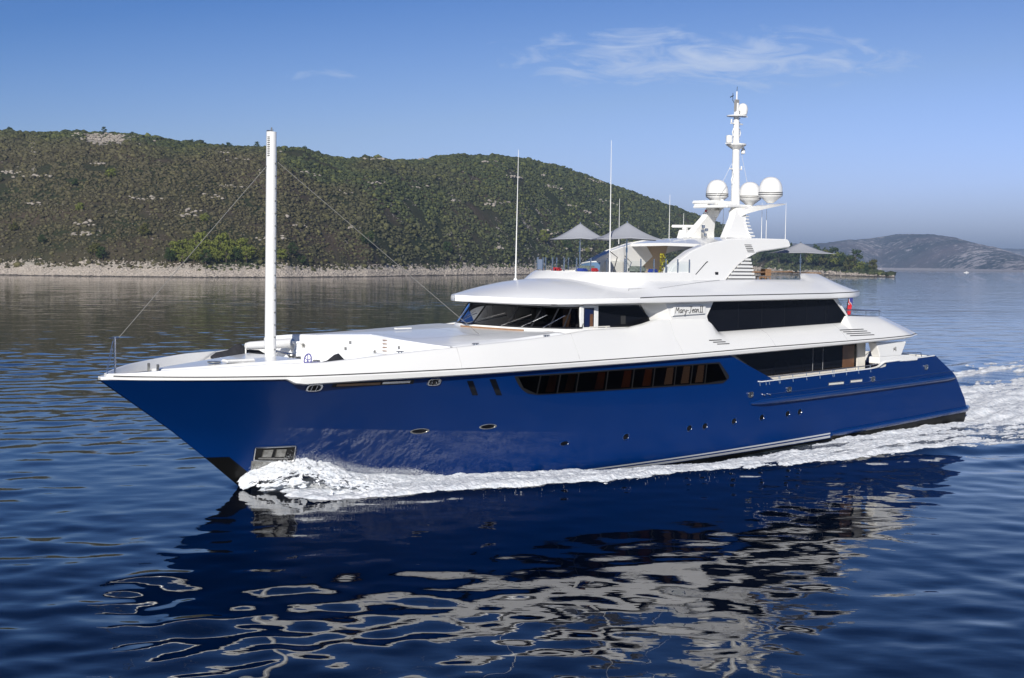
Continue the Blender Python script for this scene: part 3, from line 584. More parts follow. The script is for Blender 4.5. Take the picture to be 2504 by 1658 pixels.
# --- upper saloon with long dark window
body = [(29.9, 6.3), (47.25, 6.3), (47.25, 7.0), (45.55, 8.62), (29.9, 8.62)]
m = MB(); m.prism(body, lambda p: (p[0], -4.72, p[1]), lambda p: (p[0], 4.72, p[1])); SL = m.build('saloon', 'white_paint', Y, bevel=.04)
for sd_ in (-1, 1):
    MB().prism([(29.7, 8.62), (30.5, 7.3), (33.45, 7.3), (33.3, 7.62), (33.95, 8.62)], lambda p: (p[0], sd_ * 4.98, p[1]), lambda p: (p[0], sd_ * 4.6, p[1])).build('name_wall', 'white_paint', SL, bevel=.03)
tag(SL, 'white upper saloon behind the name board')
for sd_ in (-1, 1):
    pw = [(34.05, 8.46), (33.26, 7.61), (33.3, 7.35), (33.79, 7.22), (34.42, 6.72), (46.15, 7.0), (46.85, 7.12), (45.12, 8.46)]
    W_ = MB().prism(pw, lambda p: (p[0], sd_ * 4.775, p[1]), lambda p: (p[0], sd_ * 4.70, p[1])).build('window', 'opaque_glass', SL)
    m = MB(); m.tube([(34.2, sd_ * 4.80, 6.69), (46.15, sd_ * 4.80, 6.97), (46.9, sd_ * 4.80, 7.1), (45.15, sd_ * 4.80, 8.5)], .035, 6); m.build('frame', 'white_paint', W_)
    for s in (36.2, 38.3, 40.4, 42.5, 44.4): MB().box((s, sd_ * 4.777, 7.62), (.02, .006, 1.4)).build('joint', 'slot_dark', W_)
    # name board with brush lettering
    NB = MB().prism([(30.45, 8.2), (33.05, 8.26), (33.0, 7.78), (30.4, 7.70)], lambda p: (p[0], sd_ * 5.09, p[1]), lambda p: (p[0], sd_ * 4.9, p[1])).build('name_board', 'white_paint', SL, bevel=.015)
    ST = {'M': [[(0, 0), (.15, 1), (.42, .35), (.75, 1), (.82, 0)]], 'a': [[(.5, .5), (.3, .6), (.08, .4), (.1, .08), (.3, .02), (.48, .3), (.5, .55), (.5, .1), (.6, .02)]],
          'r': [[(.05, .55), (.12, .0)], [(.1, .3), (.25, .55), (.42, .5)]], 'y': [[(.05, .55), (.12, .2), (.3, .12), (.45, .4)], [(.5, .55), (.4, 0), (.2, -.35), (.02, -.3)]],
          '-': [[(.08, .36), (.42, .38)]], 'J': [[(.1, 1), (.7, 1.0)], [(.45, 1), (.42, .3), (.25, -.1), (.02, .05)]], 'e': [[(.05, .3), (.4, .36), (.38, .55), (.18, .55), (.05, .3), (.12, .05), (.4, .08)]],
          'n': [[(.05, .55), (.08, 0)], [(.08, .3), (.28, .55), (.42, .45), (.42, .05), (.56, .02)]], 'I': [[(.2, 1), (.2, 0)], [(.02, 1), (.38, 1)], [(.02, 0), (.38, 0)]]}
    adv = {'M': .98, 'a': .64, 'r': .45, 'y': .55, '-': .5, 'J': .72, 'e': .46, 'n': .62, 'I': .42}
    x = 0; m = MB(); tx = 'Mary-JeanII'; tot = sum(adv[c_] for c_ in tx) + .08; scl = 2.26 / tot; hgt = .33
    for ci, ch in enumerate(tx):
        if ci == 9: x += .08
        for st in ST[ch]:
            pts = []
            for px_, pz_ in st:
                q = (x + px_) * scl; s_ = 30.54 + q if sd_ < 0 else 32.95 - q; sk = pz_ * .03; pts.append((s_ + sk, sd_ * 5.102, 7.84 + .012 * q + pz_ * hgt))
            if len(pts) > 2:
                a = np.array(pts); t = np.linspace(0, len(a) - 1, len(a) * 4); a = np.c_[I(t, range(len(a)), a[:, 0]), I(t, range(len(a)), a[:, 1]), I(t, range(len(a)), a[:, 2])]; pts = [tuple(p) for p in a]
            m.tube(pts, .017, 5)
        x += adv[ch]
    m.build('lettering', 'black_line', NB)

# --- sun deck shell: brow over the wheelhouse running aft as a broad eave
Rs = smooth_tab([19.4, 19.6, 20.1, 21.3, 23, 25.4, 28, 30, 34, 44, 46.6, 47.9], [0.02, .5, 1.2, 2.5, 4.0, 5.05, 5.42, 5.5, 5.52, 5.42, 5.3, 4.7])
zrb = lambda s: I(s, [19.4, 21.3, 23, 25.4, 28, 44, 47.9], [8.43, 8.34, 8.31, 8.37, 8.40, 8.51, 8.60])
zce = lambda s: I(s, [19.4, 19.7, 20.2, 21.1, 22.5, 24.5, 25.6, 27, 47.9], [8.58, 8.72, 8.84, 9.0, 9.24, 9.52, 9.6, 9.62, 9.62])
zsh = lambda s: I(s, [26, 33, 37, 41, 41.6, 42.2, 44.2, 45.9, 47.0, 47.9], [9.58, 9.58, 9.62, 9.66, 9.9, 10.1, 10.04, 9.88, 9.5, 8.95])
m = MB(); stt = np.unique(np.concatenate([[19.4, 19.43, 19.5, 19.62, 19.8], np.linspace(20.1, 28, 34), np.linspace(28.3, 41, 30), np.linspace(41.2, 42.4, 7), np.linspace(42.8, 47.4, 16), [47.6, 47.75, 47.9]]))
sdsec = {}
for sd_ in (-1, 1):
    rr_ = []
    for s in stt:
        R_ = float(Rs(s)); z0 = float(zrb(s)); aft = float(sm(26.5, 29.5, np.array(s))); zce_ = float(zce(s)); P = []
        P.append((max(R_ - 1.1, 0), z0 + .10)); P.append((max(R_ - .12, 0), z0)); P.append((R_ - .02 * min(1, R_), z0 + .05)); P.append((R_, z0 + .16))
        zst = z0 + .27 + .05 * aft; P.append((R_ - .01, zst - .01)); P.append((R_ - .04, zst)); P.append((R_ - .04, zst + .035)); P.append((R_ - .02, zst + .05))
        z_e = zst + .05; zshv = float(zsh(s)) if s > 26 else zce_
        for f in (.12, .3, .55, .8, 1.0):
            ya = R_ * (1 - f); dome_z = z_e + (zce_ - z_e) * (1 - (1 - f) ** 2.3) if True else 0
            fb = [.08, .27, .56, .82, 1.0][(.12, .3, .55, .8, 1.0).index(f)]; oy = 1.45 * [.06, .22, .52, .80, 1.0][(.12, .3, .55, .8, 1.0).index(f)]
            yb = R_ - .02 - oy; zb_ = z_e + ((zshv if f > .9 else float(I(s, [33, 39, 43.5, 45.5, 47, 47.9], [9.6, 9.66, 9.95, 9.82, 9.45, 8.95]))) - z_e) * fb
            if aft > .99 and s > 33:
                zb0 = float(I(s, [33, 40, 45.5, 47.0, 47.9], [9.60, 9.64, 9.62, 9.38, 8.95])); ext = (.50 * float(sm(43.1, 44.3, np.array(s))) * float(sm(47.9, 46.3, np.array(s)))) if f > .9 else 0
                zb_ = z_e + (zb0 - z_e) * fb * (1 + ext); yb = R_ - .02 - oy * (1 + ext)
            P.append((ya * (1 - aft) + yb * aft, dome_z * (1 - aft) + zb_ * aft))
        # inboard of the shoulder
        ai = float(sm(30.0, 32.0, np.array(s))); y_l, z_l = P[-1]; P.append((max(y_l - .25 * aft, 0), z_l - .02 * aft)); P.append((max(y_l - .38 * aft, 0), z_l * (1 - ai) + 9.30 * ai)); P.append((0.0, (zce_ * (1 - aft) + 9.58 * aft) * (1 - ai) + 9.30 * ai))
        tail = float(sm(43.5, 47.9, np.array(s)))
        rr_.append([(s - (1.2 * tail * max(0, min(1, (z - z_e) / 1.1))) * 0, sd_ * max(y, 0), z) for y, z in P])
    sdsec[sd_] = rr_; m.grid(rr_)
m.grid([sdsec[-1][-1], [(p[0] + .35, 0, p[2]) for p in sdsec[-1][-1]], sdsec[1][-1]])
SD = m.build('sun_deck', 'roof_white', Y, weld=True, ang=42)
tag(SD, 'white sun deck shell overhanging the wheelhouse and saloon')
m = MB()
for sd_ in (-1, 1): m.grid([[(p[5][0], p[5][1] + sd_ * .006, p[5][2] - .012), (p[5][0], p[5][1] + sd_ * .012, p[5][2] + .05)] for p in [q for q in sdsec[sd_] if q[0][0] > 27.5]])
m.build('pinstripe', 'black_line', SD)
for sd_ in (-1, 1):      # raised seam that climbs from the brow to the arch foot
    sm_pts = [(27.55, .30), (27.75, .40), (29.5, .55), (33.0, .80), (35.4, .98)]
    pts = []
    for s, f in sm_pts:
        i = int(np.argmin(abs(stt - s))); r = sdsec[sd_][i]; k = 7 + f * 5; k0 = int(k); a, b = Vector(r[k0]), Vector(r[min(k0 + 1, 12)]); pts.append(a.lerp(b, k - k0) + Vector((0, sd_ * .006, .006)))
    MB().tube(pts, .016, 5).build('seam', 'grey_vent', SD)
# underside of the eave
m = MB(); g = []
for s in np.linspace(20.5, 47.6, 30): b = max(float(Rs(s)) - 1.0, .2); g.append([(s, -b, float(zrb(s)) + .11), (s, b, float(zrb(s)) + .11)])
m.grid(g); m.build('soffit', 'white_paint', SD)
# coaming round the forward sun deck with its glass balustrade
cf = se(26.9, 30.2, 3.95, 41, 2.8)
def cring(dz_s, wadd, z, ext=33.0): return [(ext, -(3.95 + wadd), z)] + [(s + dz_s, y * (1 + wadd / 3.95), z) for s, y in cf] + [(ext, 3.95 + wadd, z)]
m = MB(); m.grid([cring(-1.1, .36, 8.85), cring(-.62, .22, 9.45), cring(-.12, .06, 9.86), cring(.08, .0, 9.97), cring(.12, -.04, 10.0), cring(.28, -.18, 10.0), cring(.3, -.2, 9.3)]); CO = m.build('coaming', 'white_paint', SD, ang=35)
pr = [p for p in cring(.18, -.1, 10.0)]
L = np.r_[0, np.cumsum([(Vector(pr[i + 1]) - Vector(pr[i])).length for i in range(len(pr) - 1)])]
np_ = 19; pa = [tuple(I(q, L, np.array(pr)[:, k]) for k in range(3)) for q in np.linspace(0, L[-1], np_)]
for i, p in enumerate(pa):
    MB().tube([p, (p[0] + .0, p[1], 10.74)], .04, 8).build('stanchion', 'steel', CO)
    if i < np_ - 1:
        q = pa[i + 1]; a, b = Vector(p), Vector(q); d = (b - a).normalized() * .06
        MB().add([a + d + Vector((0, 0, .06)), b - d + Vector((0, 0, .06)), b - d + Vector((0, 0, .62)), a + d + Vector((0, 0, .62))], [(0, 1, 2, 3)]).build('glass_panel', 'clear_glass', CO)

# --- wings and hardtop
wy = lambda z: 3.95 - .33 * (z - 9.6)
wing = [(31.0, 9.45), (31.3, 9.8), (31.75, 10.3), (32.5, 10.7), (33.7, 11.23), (35.25, 11.66), (37.1, 11.94), (39.7, 12.04), (42.5, 12.05), (42.75, 11.98), (42.78, 11.64), (42.63, 11.56), (40.92, 11.38), (39.9, 11.28), (39.28, 11.17), (38.26, 10.85), (37.35, 10.46), (36.51, 9.95), (35.69, 9.44)]
inner_front = [(31.0, 9.45), (31.3, 9.8), (31.75, 10.3), (32.5, 10.7), (33.7, 11.23), (35.25, 11.66), (36.4, 11.62), (37.3, 10.9), (35.69, 9.45)]
for sd_ in (-1, 1):
    WG = MB().prism(wing, lambda p: (p[0], sd_ * wy(p[1]), p[1]), lambda p: (p[0], sd_ * (wy(p[1]) - .16), p[1])).build('wing', 'white_paint', Y, bevel=.05)
    MB().prism(inner_front, lambda p: (p[0] + .02, sd_ * (wy(p[1]) - .162), p[1] - .01), lambda p: (p[0] + .02, sd_ * (wy(p[1]) - .62), p[1] - .01)).build('inner_face', 'white_paint', WG, bevel=.04)
    MB().prism([(35.9, 9.45), (37.3, 10.9), (36.45, 11.55), (38.75, 11.55), (38.75, 9.45)], lambda p: (p[0], sd_ * (wy(p[1]) - .20), p[1]), lambda p: (p[0], sd_ * (wy(p[1]) - .28), p[1])).build('lining', 'beige', WG)  # beige colour stands in for the shaded inboard side of the white wing
    LV = MB().prism([(35.7, 9.44), (36.5, 9.97), (37.35, 10.48), (38.26, 10.87), (38.62, 11.0), (38.62, 9.44)], lambda p: (p[0], sd_ * (wy(p[1]) - .13), p[1]), lambda p: (p[0], sd_ * (wy(p[1]) - .19), p[1])).build('louvre', 'grey_vent', WG)
    for k in range(8):
        z = 9.56 + k * .205; s0 = I(z, [9.44, 9.95, 10.46, 10.85, 11.17], [35.85, 36.65, 37.5, 38.3, 38.6])
        if s0 < 38.5: MB().box(((s0 + 38.7) / 2, sd_ * (wy(z) - .07), z), (38.7 - s0, .16, .115)).build('slat', 'white_paint', LV)
    for k in range(5):
        z = 11.24 + k * .10; MB().box((38.85 - .03 * k, sd_ * (wy(z) + .012), z), (.62, .03, .035)).build('vent_slot', 'slot_dark', WG)
    MB().tube([(35.69, sd_ * (wy(9.44) + .006), 9.46), (36.5, sd_ * (wy(9.95) + .006), 9.97), (37.35, sd_ * (wy(10.46) + .006), 10.48), (38.26, sd_ * (wy(10.85) + .006), 10.87), (39.28, sd_ * (wy(11.17) + .006), 11.19)], .03, 6).build('rim', 'white_paint', WG)
    MB().tube([(33.55, sd_ * (wy(9.98) + .012), 9.90), (34.7, sd_ * (wy(10.63) + .012), 10.60), (34.82, sd_ * (wy(10.66) + .012), 10.63)], .030, 5).build('handhold', 'slot_dark', WG)
    MB().box((35.35, sd_ * (wy(9.97) + .01), 9.97), (.26, .03, .17)).build('speaker', 'slot_dark', WG)
m = MB(); g = []
for s in list(np.linspace(35.2, 41.5, 16)) + [42.0, 42.3, 42.55, 42.7]:
    zt_ = float(I(s, [35.2, 37.1, 39.7, 42.7], [11.60, 11.90, 12.02, 12.03])); hw = wy(zt_) - .05; th_ = .14 if s < 36.6 else .34
    if s > 42.2: th_ *= .8
    camber = .10; g.append([(s, -hw + .12, zt_ - th_)] + [(s, y, zt_ + camber * (1 - (y / hw) ** 2) - .01) for y in np.linspace(-hw, hw, 11)] + [(s, hw - .12, zt_ - th_)] + [(s, 0, zt_ - th_ + .06)])
m.grid(g, closed=True); m.add(g[0], [tuple(range(len(g[0])))]); m.add(g[-1], [tuple(range(len(g[-1])))])
HT = m.build('hardtop', 'white_paint', Y, weld=True, ang=35)
m = MB(); m.box((39.5, 0, 11.60), (5.6, 6.2, .05)); m.build('soffit', 'beige', HT)
# bar, doors and steps under the hardtop
MB().box((33.9, 2.9, 10.1), (1.3, .6, .9)).build('bar_counter', 'cream', Y, bevel=.05)
MB().box((34.1, 3.05, 10.25), (.62, .08, 1.25)).build('door', 'screen_strip', Y)
MB().box((36.1, 2.9, 10.05), (.3, .06, .3)).build('hatch', 'slot_dark', Y)
MB().tube([(34.6, 2.6, 9.5), (35.1, 2.6, 10.5), (34.5, 2.6, 10.9)], .03, 6).tube([(35.2, 2.2, 9.5), (34.8, 2.2, 10.3)], .03, 6).build('handrail', 'steel', Y)
WSP = [(31.0, 1.2, .52), (30.7, 1.8, .50), (30.8, 2.5, .42), (31.1, 3.0, .30), (31.6, 3.3, .12)]
m = MB(); m.grid([[(s, y, 9.9), (s + .1, y, 10.0 + hh)] for s, y, hh in WSP]); m.build('wind_screen', 'screen_glass', Y)
m = MB(); m.tube([(s + .1, y, 10.0 + hh + .02) for s, y, hh in WSP], .04, 6); m.build('wind_screen_rim', 'white_paint', Y)

# --- radar arch, mast and domes
for sd_ in (-1, 1):
    prof = [(38.5, 12.0), (41.1, 12.0), (40.9, 12.5), (40.8, 13.1), (41.1, 13.75), (41.4, 14.05), (40.1, 13.95), (39.7, 13.3), (39.0, 12.55)]
    LG = MB().prism(prof, lambda p: (p[0], sd_ * (1.75 - .30 * (p[1] - 12)), p[1]), lambda p: (p[0], sd_ * (1.25 - .28 * (p[1] - 12)), p[1])).build('radar_arch', 'white_paint', Y, bevel=.07)
    for k in range(8 if sd_ < 0 else 0):
        z = 12.2 + k * .2; s = float(I(z, [12, 12.5, 13.1, 13.75], [41.1, 40.9, 40.8, 41.1])); MB().box((s + .02, sd_ * (1.5 - .29 * (z - 12)), z), (.5 - .03 * k, .62, .10)).build('fin', 'white_paint', LG, bevel=.03)
m = MB(); m.prism([(39.2, 13.86), (41.3, 13.95), (41.5, 14.08), (39.9, 14.1), (39.2, 14.02)], lambda p: (p[0], -1.25, p[1]), lambda p: (p[0], 1.45, p[1])); PF = m.build('arch_platform', 'white_paint', Y, bevel=.04)
for sd_ in (-1, 1):
    m = MB(); g = []
    for t in np.linspace(0, 1, 10):
        s = 40.4 + 2.7 * t; y = sd_ * (.9 + 1.35 * t ** .8); z = 13.72 + .48 * t ** .55; hw = .55 - .22 * t; th_ = .30 * (1 - t) + .06
        g.append([(s, y - hw, z), (s, y, z + .04), (s, y + hw, z), (s, y + hw * .8, z - th_), (s, y - hw * .8, z - th_)])
    m.grid(g, closed=True); m.add(g[0], [tuple(range(5))]); m.add(g[-1], [tuple(range(5))]); m.build('dome_arm', 'white_paint', PF, ang=40)
def radome(x, y, z, r, h, nm='radome', bands=True):
    prof = [(.16, 0), (.22 * r / .7, .05), (r * .75, .30 * h / 1.55), (r * .98, .42 * h / 1.55), (r, .46 * h / 1.55), (r, .72 * h / 1.55)]
    for t in np.linspace(.1, math.pi / 2 - .02, 9): prof.append((r * math.cos(t) ** .82, .72 * h / 1.55 + (h - .72 * h / 1.55) * math.sin(t)))
    prof = [(max(a, .01), b) for a, b in prof]
    D_ = MB().lathe(prof, (x, y, z), 32).build(nm, 'white_paint', Y, ang=40)
    if bands:
        for zz in (.47, .58):
            MB().lathe([(r * .995, zz * h / 1.55), (r * 1.012, zz * h / 1.55 + .005), (r * 1.012, zz * h / 1.55 + .05), (r * .995, zz * h / 1.55 + .055)], (x, y, z), 32, cap=False).build('stripe', 'black_line', D_)
    return D_
radome(41.9, 1.85, 14.24, .70, 1.50); radome(43.25, .35, 14.12, .70, 1.50); radome(42.45, -1.9, 14.22, .73, 1.60)
MB().box((40.9, 1.4, 14.08), (2.2, 1.0, .12)).build('arch_platform', 'white_paint', PF, bevel=.03)
MB().lathe([(.12, 0), (.2, .15)], (41.9, 1.85, 14.08), 12).lathe([(.15, 0), (.2, .2)], (43.25, .35, 13.95), 12).box((42.6, .3, 13.9), (1.6, .5, .12)).build('dome_seat', 'white_paint', PF)
m = MB(); m.tube([(41.45, 0, 13.8), (41.40, 0, 17.4), (41.36, 0, 19.5), (41.35, 0, 20.3)], [.29, .22, .17, .15], 18); RM = m.build('radar_mast', 'white_paint', Y)
m = MB(); m.tube([(41.35, 0, 20.3), (41.35, 0, 21.0)], .05, 8); m.build('mast_pole', 'white_paint', RM)
MB().lathe([(.05, 0), (.62, .04), (.62, .1), (.2, .12)], (41.4, 0, 19.45), 24).box((41.8, 0, 19.52), (.9, .3, .06)).build('platform', 'white_paint', RM)
MB().lathe([(.25, -.25), (.62, .0), (.62, .08), (.2, .1)], (41.4, 0, 17.75), 24).box((41.0, .0, 17.82), (.9, .3, .06)).build('platform', 'white_paint', RM)
radome_small = MB().lathe([(.05, -.08), (.2, 0), (.27, .03), (.31, .25), (.31, .4), (.26, .58), (.16, .68), (.02, .72)], (41.95, 0, 19.62), 24).build('satellite_dome', 'white_paint', RM)
MB().lathe([(.05, -.05), (.2, 0), (.2, .4), (.1, .44)], (40.85, .1, 17.9), 14).build('camera', 'white_paint', RM)
MB().lathe([(.05, -.22), (.13, -.18), (.13, 0), (.06, .2)], (41.95, -.1, 17.45), 12).build('searchlight', 'white_paint', RM)
MB().tube([(41.3, .1, 20.25), (41.1, .1, 20.45), (41.1, .1, 20.9)], .02, 5).tube([(40.85, .1, 20.62), (41.15, .1, 20.75)], .03, 5).tube([(41.35, 0, 21), (41.38, 0, 21.3)], .015, 5).build('wind_vane', 'rubber', RM)
m = MB()
for z in (19.05, 16.3): m.tube([(40.85, 0, z), (41.95, 0, z)], .045, 8)
for z in (18.5, 15.6):
    for sg in (-1, 1): m.tube([(41.4, 0, z + .35), (41.4 + sg * .28, 0, z + .25), (41.4 + sg * .38, 0, z), (41.4 + sg * .30, 0, z - .2)], .035, 8)
m.tube([(41.95, 0, 16.3), (41.95, 0, 16.5)], .05, 6).tube([(40.9, 0, 19.1), (40.9, 0, 19.3)], .05, 6)
m.build('crosstree', 'white_paint', RM)
m = MB()
for k in range(26): m.box((41.62 - k * .0035, -.10, 14.3 + k * .22), (.06, .06, .05))
m.build('mast_step', 'worn_steel', RM)
MB().tube([(41.9, 0, 17.3), (43.2, .35, 14.9)], .012, 4).tube([(41.0, 0, 16.6), (40.6, 1.2, 14.0)], .012, 4).tube([(41.05, 0, 16.6), (40.6, -1.0, 14.0)], .012, 4).build('halyard', 'white_paint', RM)
MB().box((41.3, -.05, 20.15), (.32, .12, .7)).build('light_box', 'seat_grey', RM)
# open array radar and satellite gear on the arch and hardtop
m = MB(); m.prism([(39.2, 12.0), (40.0, 12.0), (39.85, 12.55), (39.4, 12.55)], lambda p: (p[0], 2.15, p[1]), lambda p: (p[0], 2.75, p[1])); RP = m.build('radar', 'white_paint', Y, bevel=.04)
MB().box((39.6, 2.4, 12.78), (.22, 1.7, .16), Matrix.Rotation(.5, 3, 'Z')).box((39.6, 2.4, 12.62), (.3, .3, .2)).build('scanner', 'white_paint', RP, bevel=.05)
m = MB(); m.box((40.0, 1.1, 14.25), (.35, 2.0, .22)); m.box((40.0, 1.1, 14.1), (.3, .3, .2)); m.build('radar', 'white_paint', Y, bevel=.06)
MB().tube([(40.6, -.9, 14.05), (40.6, -.9, 14.5)], .1, 10).tube([(40.9, .6, 14.05), (40.9, .6, 14.45)], .12, 10).box((40.5, 0, 14.2), (.9, .5, .22)).build('horn', 'white_paint', Y, bevel=.02)
m = MB()
for dy, dz in ((0, 0), (.2, .22), (-.1, .3), (.15, .5)): m.lathe([(.0, -.11), (.11, -.08), (.11, .08), (0, .11)], (39.4, .6 + dy, 12.25 + dz), 10)
m.build('horn', 'steel', Y)
for (x, y, z, h) in ((34.4, 3.0, 11.7, 2.6), (38.6, 2.8, 12.1, 2.6), (39.9, 2.8, 12.1, 1.5), (42.3, -1.4, 12.05, 2.2), (43.0, -2.4 + 1.2, 12.0, 2.4), (42.7, -2.9, 12.05, 2.2), (42.2, .6, 12.1, 2.1), (42.6, 1.9, 12.1, 2.0)):
    MB().tube([(x, y, z - .1), (x, y, z + h)], [.022, .010], 6).build('whip_aerial', 'white_paint', Y)

# --- main deck saloon behind the side deck
m = MB(); m.prism([(34.6, 3.3), (48.1, 3.3), (48.1, 5.9), (34.6, 5.9)], lambda p: (p[0], -4.42, p[1]), lambda p: (p[0], 4.42, p[1])); MS = m.build('main_saloon', 'cream', Y)
for sd_ in (-1, 1):
    W_ = MB().prism([(35.6, 5.75), (38.95, 4.03), (48.05, 4.25), (48.05, 5.75)], lambda p: (p[0], sd_ * 4.50, p[1]), lambda p: (p[0], sd_ * 4.43, p[1])).build('window', 'opaque_glass', MS)
    for s in (43.6, 44.6): MB().box((s, sd_ * 4.505, 4.9), (.035, .02, 1.5)).build('joint', 'grey_vent', W_)
    MB().box((47.2, sd_ * 4.502, 4.9), (1.2, .02, 1.35)).build('curtain', 'wood_panel', W_)
    MB().box((48.55, sd_ * 4.47, 4.6), (.9, .10, 2.4)).build('wall', 'cream', MS, bevel=.03)
    MB().box((48.9, sd_ * 4.3, 4.7), (.08, .30, 2.2)).build('door', 'teak', MS)
    # aft support fin with a small mark
    fin = [(49.0, 5.75), (52.1, 5.75), (51.45, 4.86), (51.38, 4.58), (49.1, 4.58), (49.1, 4.86), (49.75, 4.9)]
    FN = MB().prism([(48.75, 5.75), (52.05, 5.75), (51.5, 4.84), (49.2, 4.84)], lambda p: (p[0], sd_ * (B(50.5) - .12), p[1]), lambda p: (p[0], sd_ * (B(50.5) - .75), p[1])).build('support_fin', 'white_paint', Y, bevel=.04)
    MB().prism([(49.1, 4.84), (52.2, 4.88), (53.4, 4.72), (53.4, 4.5), (49.1, 4.42)], lambda p: (p[0], sd_ * (B(51) - .10), p[1]), lambda p: (p[0], sd_ * (B(51) - .85), p[1])).build('foot', 'white_paint', FN, bevel=.03)
    m = MB()
    for a, b in (((50.62, 5.16), (50.68, 5.42)), ((50.68, 5.42), (50.77, 5.25)), ((50.77, 5.25), (50.88, 5.44)), ((50.88, 5.44), (50.90, 5.16)), ((50.58, 5.32), (50.92, 5.2))):
        m.tube([(a[0], sd_ * (B(50.5) - .112), a[1]), (b[0], sd_ * (B(50.5) - .112), b[1])], .016, 5)
    m.build('emblem', 'black_line', FN)
    # side deck rail
    zr = lambda s: float(ztop(s)) + .20
    RL = MB().tube([(s, sd_ * (float(hb(s, 4.1)) - .06), zr(s)) for s in np.linspace(37.1, 48.9, 14)], .028, 8).build('handrail', 'steel', Y)
    for s in (37.15, 37.7, 38.0, 38.9, 39.0, 40.2, 41.5, 42.8, 44.1, 44.25, 45.5, 46.8, 48.1): MB().tube([(s, sd_ * (float(hb(s, 4.1)) + .012), zr(s) - .42), (s, sd_ * (float(hb(s, 4.1)) - .05), zr(s))], .022, 6).build('stanchion', 'steel', RL)
    # quarter rail and upper deck aft rail
    RL = MB().tube([(51.6, sd_ * 5.1, 5.05), (53.4, sd_ * 5.0, 4.95), (54.6, sd_ * 4.9, 4.9), (54.7, sd_ * 4.9, 4.65)], .03, 8).build('handrail', 'steel', Y)
    for s in (52.0, 52.9, 53.8): MB().tube([(s, sd_ * 5.05, 4.55), (s, sd_ * 5.05, 4.97)], .025, 6).build('stanchion', 'steel', RL)
    RL = MB().tube([(46.4, sd_ * 4.4, 7.75), (48, sd_ * 4.4, 7.72), (51.0, sd_ * 4.2, 7.62), (52.3, sd_ * 3.2, 7.6), (52.5, 0, 7.6)], .026, 8).build('handrail', 'steel', Y)
    for s, y in ((47.5, 4.4), (49.2, 4.32), (50.8, 4.2), (52.3, 3.2), (52.5, 1.2)): MB().tube([(s, sd_ * y, 7.3), (s, sd_ * y, 7.66)], .02, 6).build('stanchion', 'steel', RL)
    # sun deck aft rail with teak cap
    MB().tube([(38.7, sd_ * 3.7, 10.05), (42.3, sd_ * 3.8, 10.12)], .03, 6).build('handrail', 'teak', Y)
m = MB(); m.box((46.2, 0, 10.02), (.06, 6.0, .05)); m.build('handrail', 'teak', Y)
# aft bulwark quarter wings and stern seat
MB().box((53.3, 0, 3.75), (1.2, 5.0, .9)).build('stern_seat', 'blue_cloth', Y, bevel=.1)
MB().box((55.2, -3.6, 4.4), (.9, 1.4, .45)).build('bollard_box', 'cream', Y, bevel=.06)
MB().box((49.9, -2.0, 3.9), (1.3, 2.0, 1.0)).build('dining_table', 'teak', Y, bevel=.05)

# ------------------------------------------------------------------ things carried on the yacht
def at_ship(s, y, z, rz=0): return SHIP @ Matrix.Translation((s, y, z)) @ Matrix.Rotation(rz, 4, 'Z')
def umbrella(s, y, z0, h, half, label, rz, sag=.95):
    U = empty('sun_umbrella', at_ship(s, y, z0, rz), label, 'umbrella', 'sun umbrellas on the sun deck')
    m = MB(); n = 12; g = []
    for i in range(n * 2 + 1):
        r = []
        for j in range(n * 2 + 1):
            a, b = (i - n) / n, (j - n) / n; q = max(abs(a), abs(b)); rr2 = (abs(a) ** 2.2 + abs(b) ** 2.2) ** (1 / 2.2)
            e = 1 - .16 * (1 - min(abs(a), abs(b)) / (q + 1e-6)) ** 1.2 * q         # edges pulled in between the corners
            d = max(abs(a), abs(b)); corner = min(abs(a), abs(b)) / (d + 1e-6)
            z = h * 1.0 - sag * (1 - (1 - min(1, q * (.80 + .20 * corner))) ** 1.55)
            r.append((a * half * e, b * half * e, z))
        g.append(r)
    m.grid(g); c_ = m.build('canopy', 'canopy', U, ang=60)
    mo = c_.modifiers.new('thick', 'SOLIDIFY'); mo.thickness = .015
    MB().tube([(0, 0, 0), (0, 0, h + .06)], .04, 10).build('pole', 'steel', U)
    MB().tube([(0, 0, h * .52), (0, 0, h * .52 + .25)], .06, 8).build('collar', 'steel', U)
    m = MB()
    for sa in (-1, 1):
        for sb in (-1, 1): m.tube([(0, 0, h - .55), (sa * half * .95, sb * half * .95, h - sag + .0)], .018, 5)
    m.build('rib', 'steel', U)
    return U
umbrella(30.4, 2.2, 9.3, 3.42, 1.75, 'grey square umbrella, leftmost on the sun deck', rad(48))
umbrella(29.7, -2.2, 9.3, 3.42, 1.9, 'grey square umbrella at the near rail, in front of the hardtop', rad(52))
umbrella(45.1, -2.25, 9.3, 2.58, 1.85, 'grey square umbrella alone on the aft sun deck, right of the hardtop', rad(47), .66)
def cushion(s, y, z, d, m_, label, nm='cushion', cat='cushion', rz=0, grp='cushions along the sun deck rail'):
    o = MB().box((0, 0, d[2] / 2), d).build(nm, m_, None, bevel=min(d) * .3); o.matrix_world = at_ship(s + (1.4 if s < 29.5 else 0), y, z - .08, rz)
    return tag(o, label, cat, grp)
cushion(26.9, 1.9, 10.0, (.5, .5, .26), 'red', 'red cushion nearest the forward end of the sun deck rail', rz=.3)
cushion(27.6, .6, 10.0, (.5, .6, .24), 'blue_cloth', 'blue cushion beside a bright red one, forward sun deck', rz=.2)
cushion(27.9, -.1, 10.0, (.4, .45, .26), 'red', 'bright red cushion right of the blue one, forward sun deck', rz=.1)
cushion(29.0, 1.6, 10.0, (.6, 1.1, .38), 'patterned', 'patterned grey green cushion behind the forward glass rail')
cushion(31.3, -1.5, 10.0, (.9, .8, .40), 'patterned', 'large patterned cushion left of the near umbrella pole')
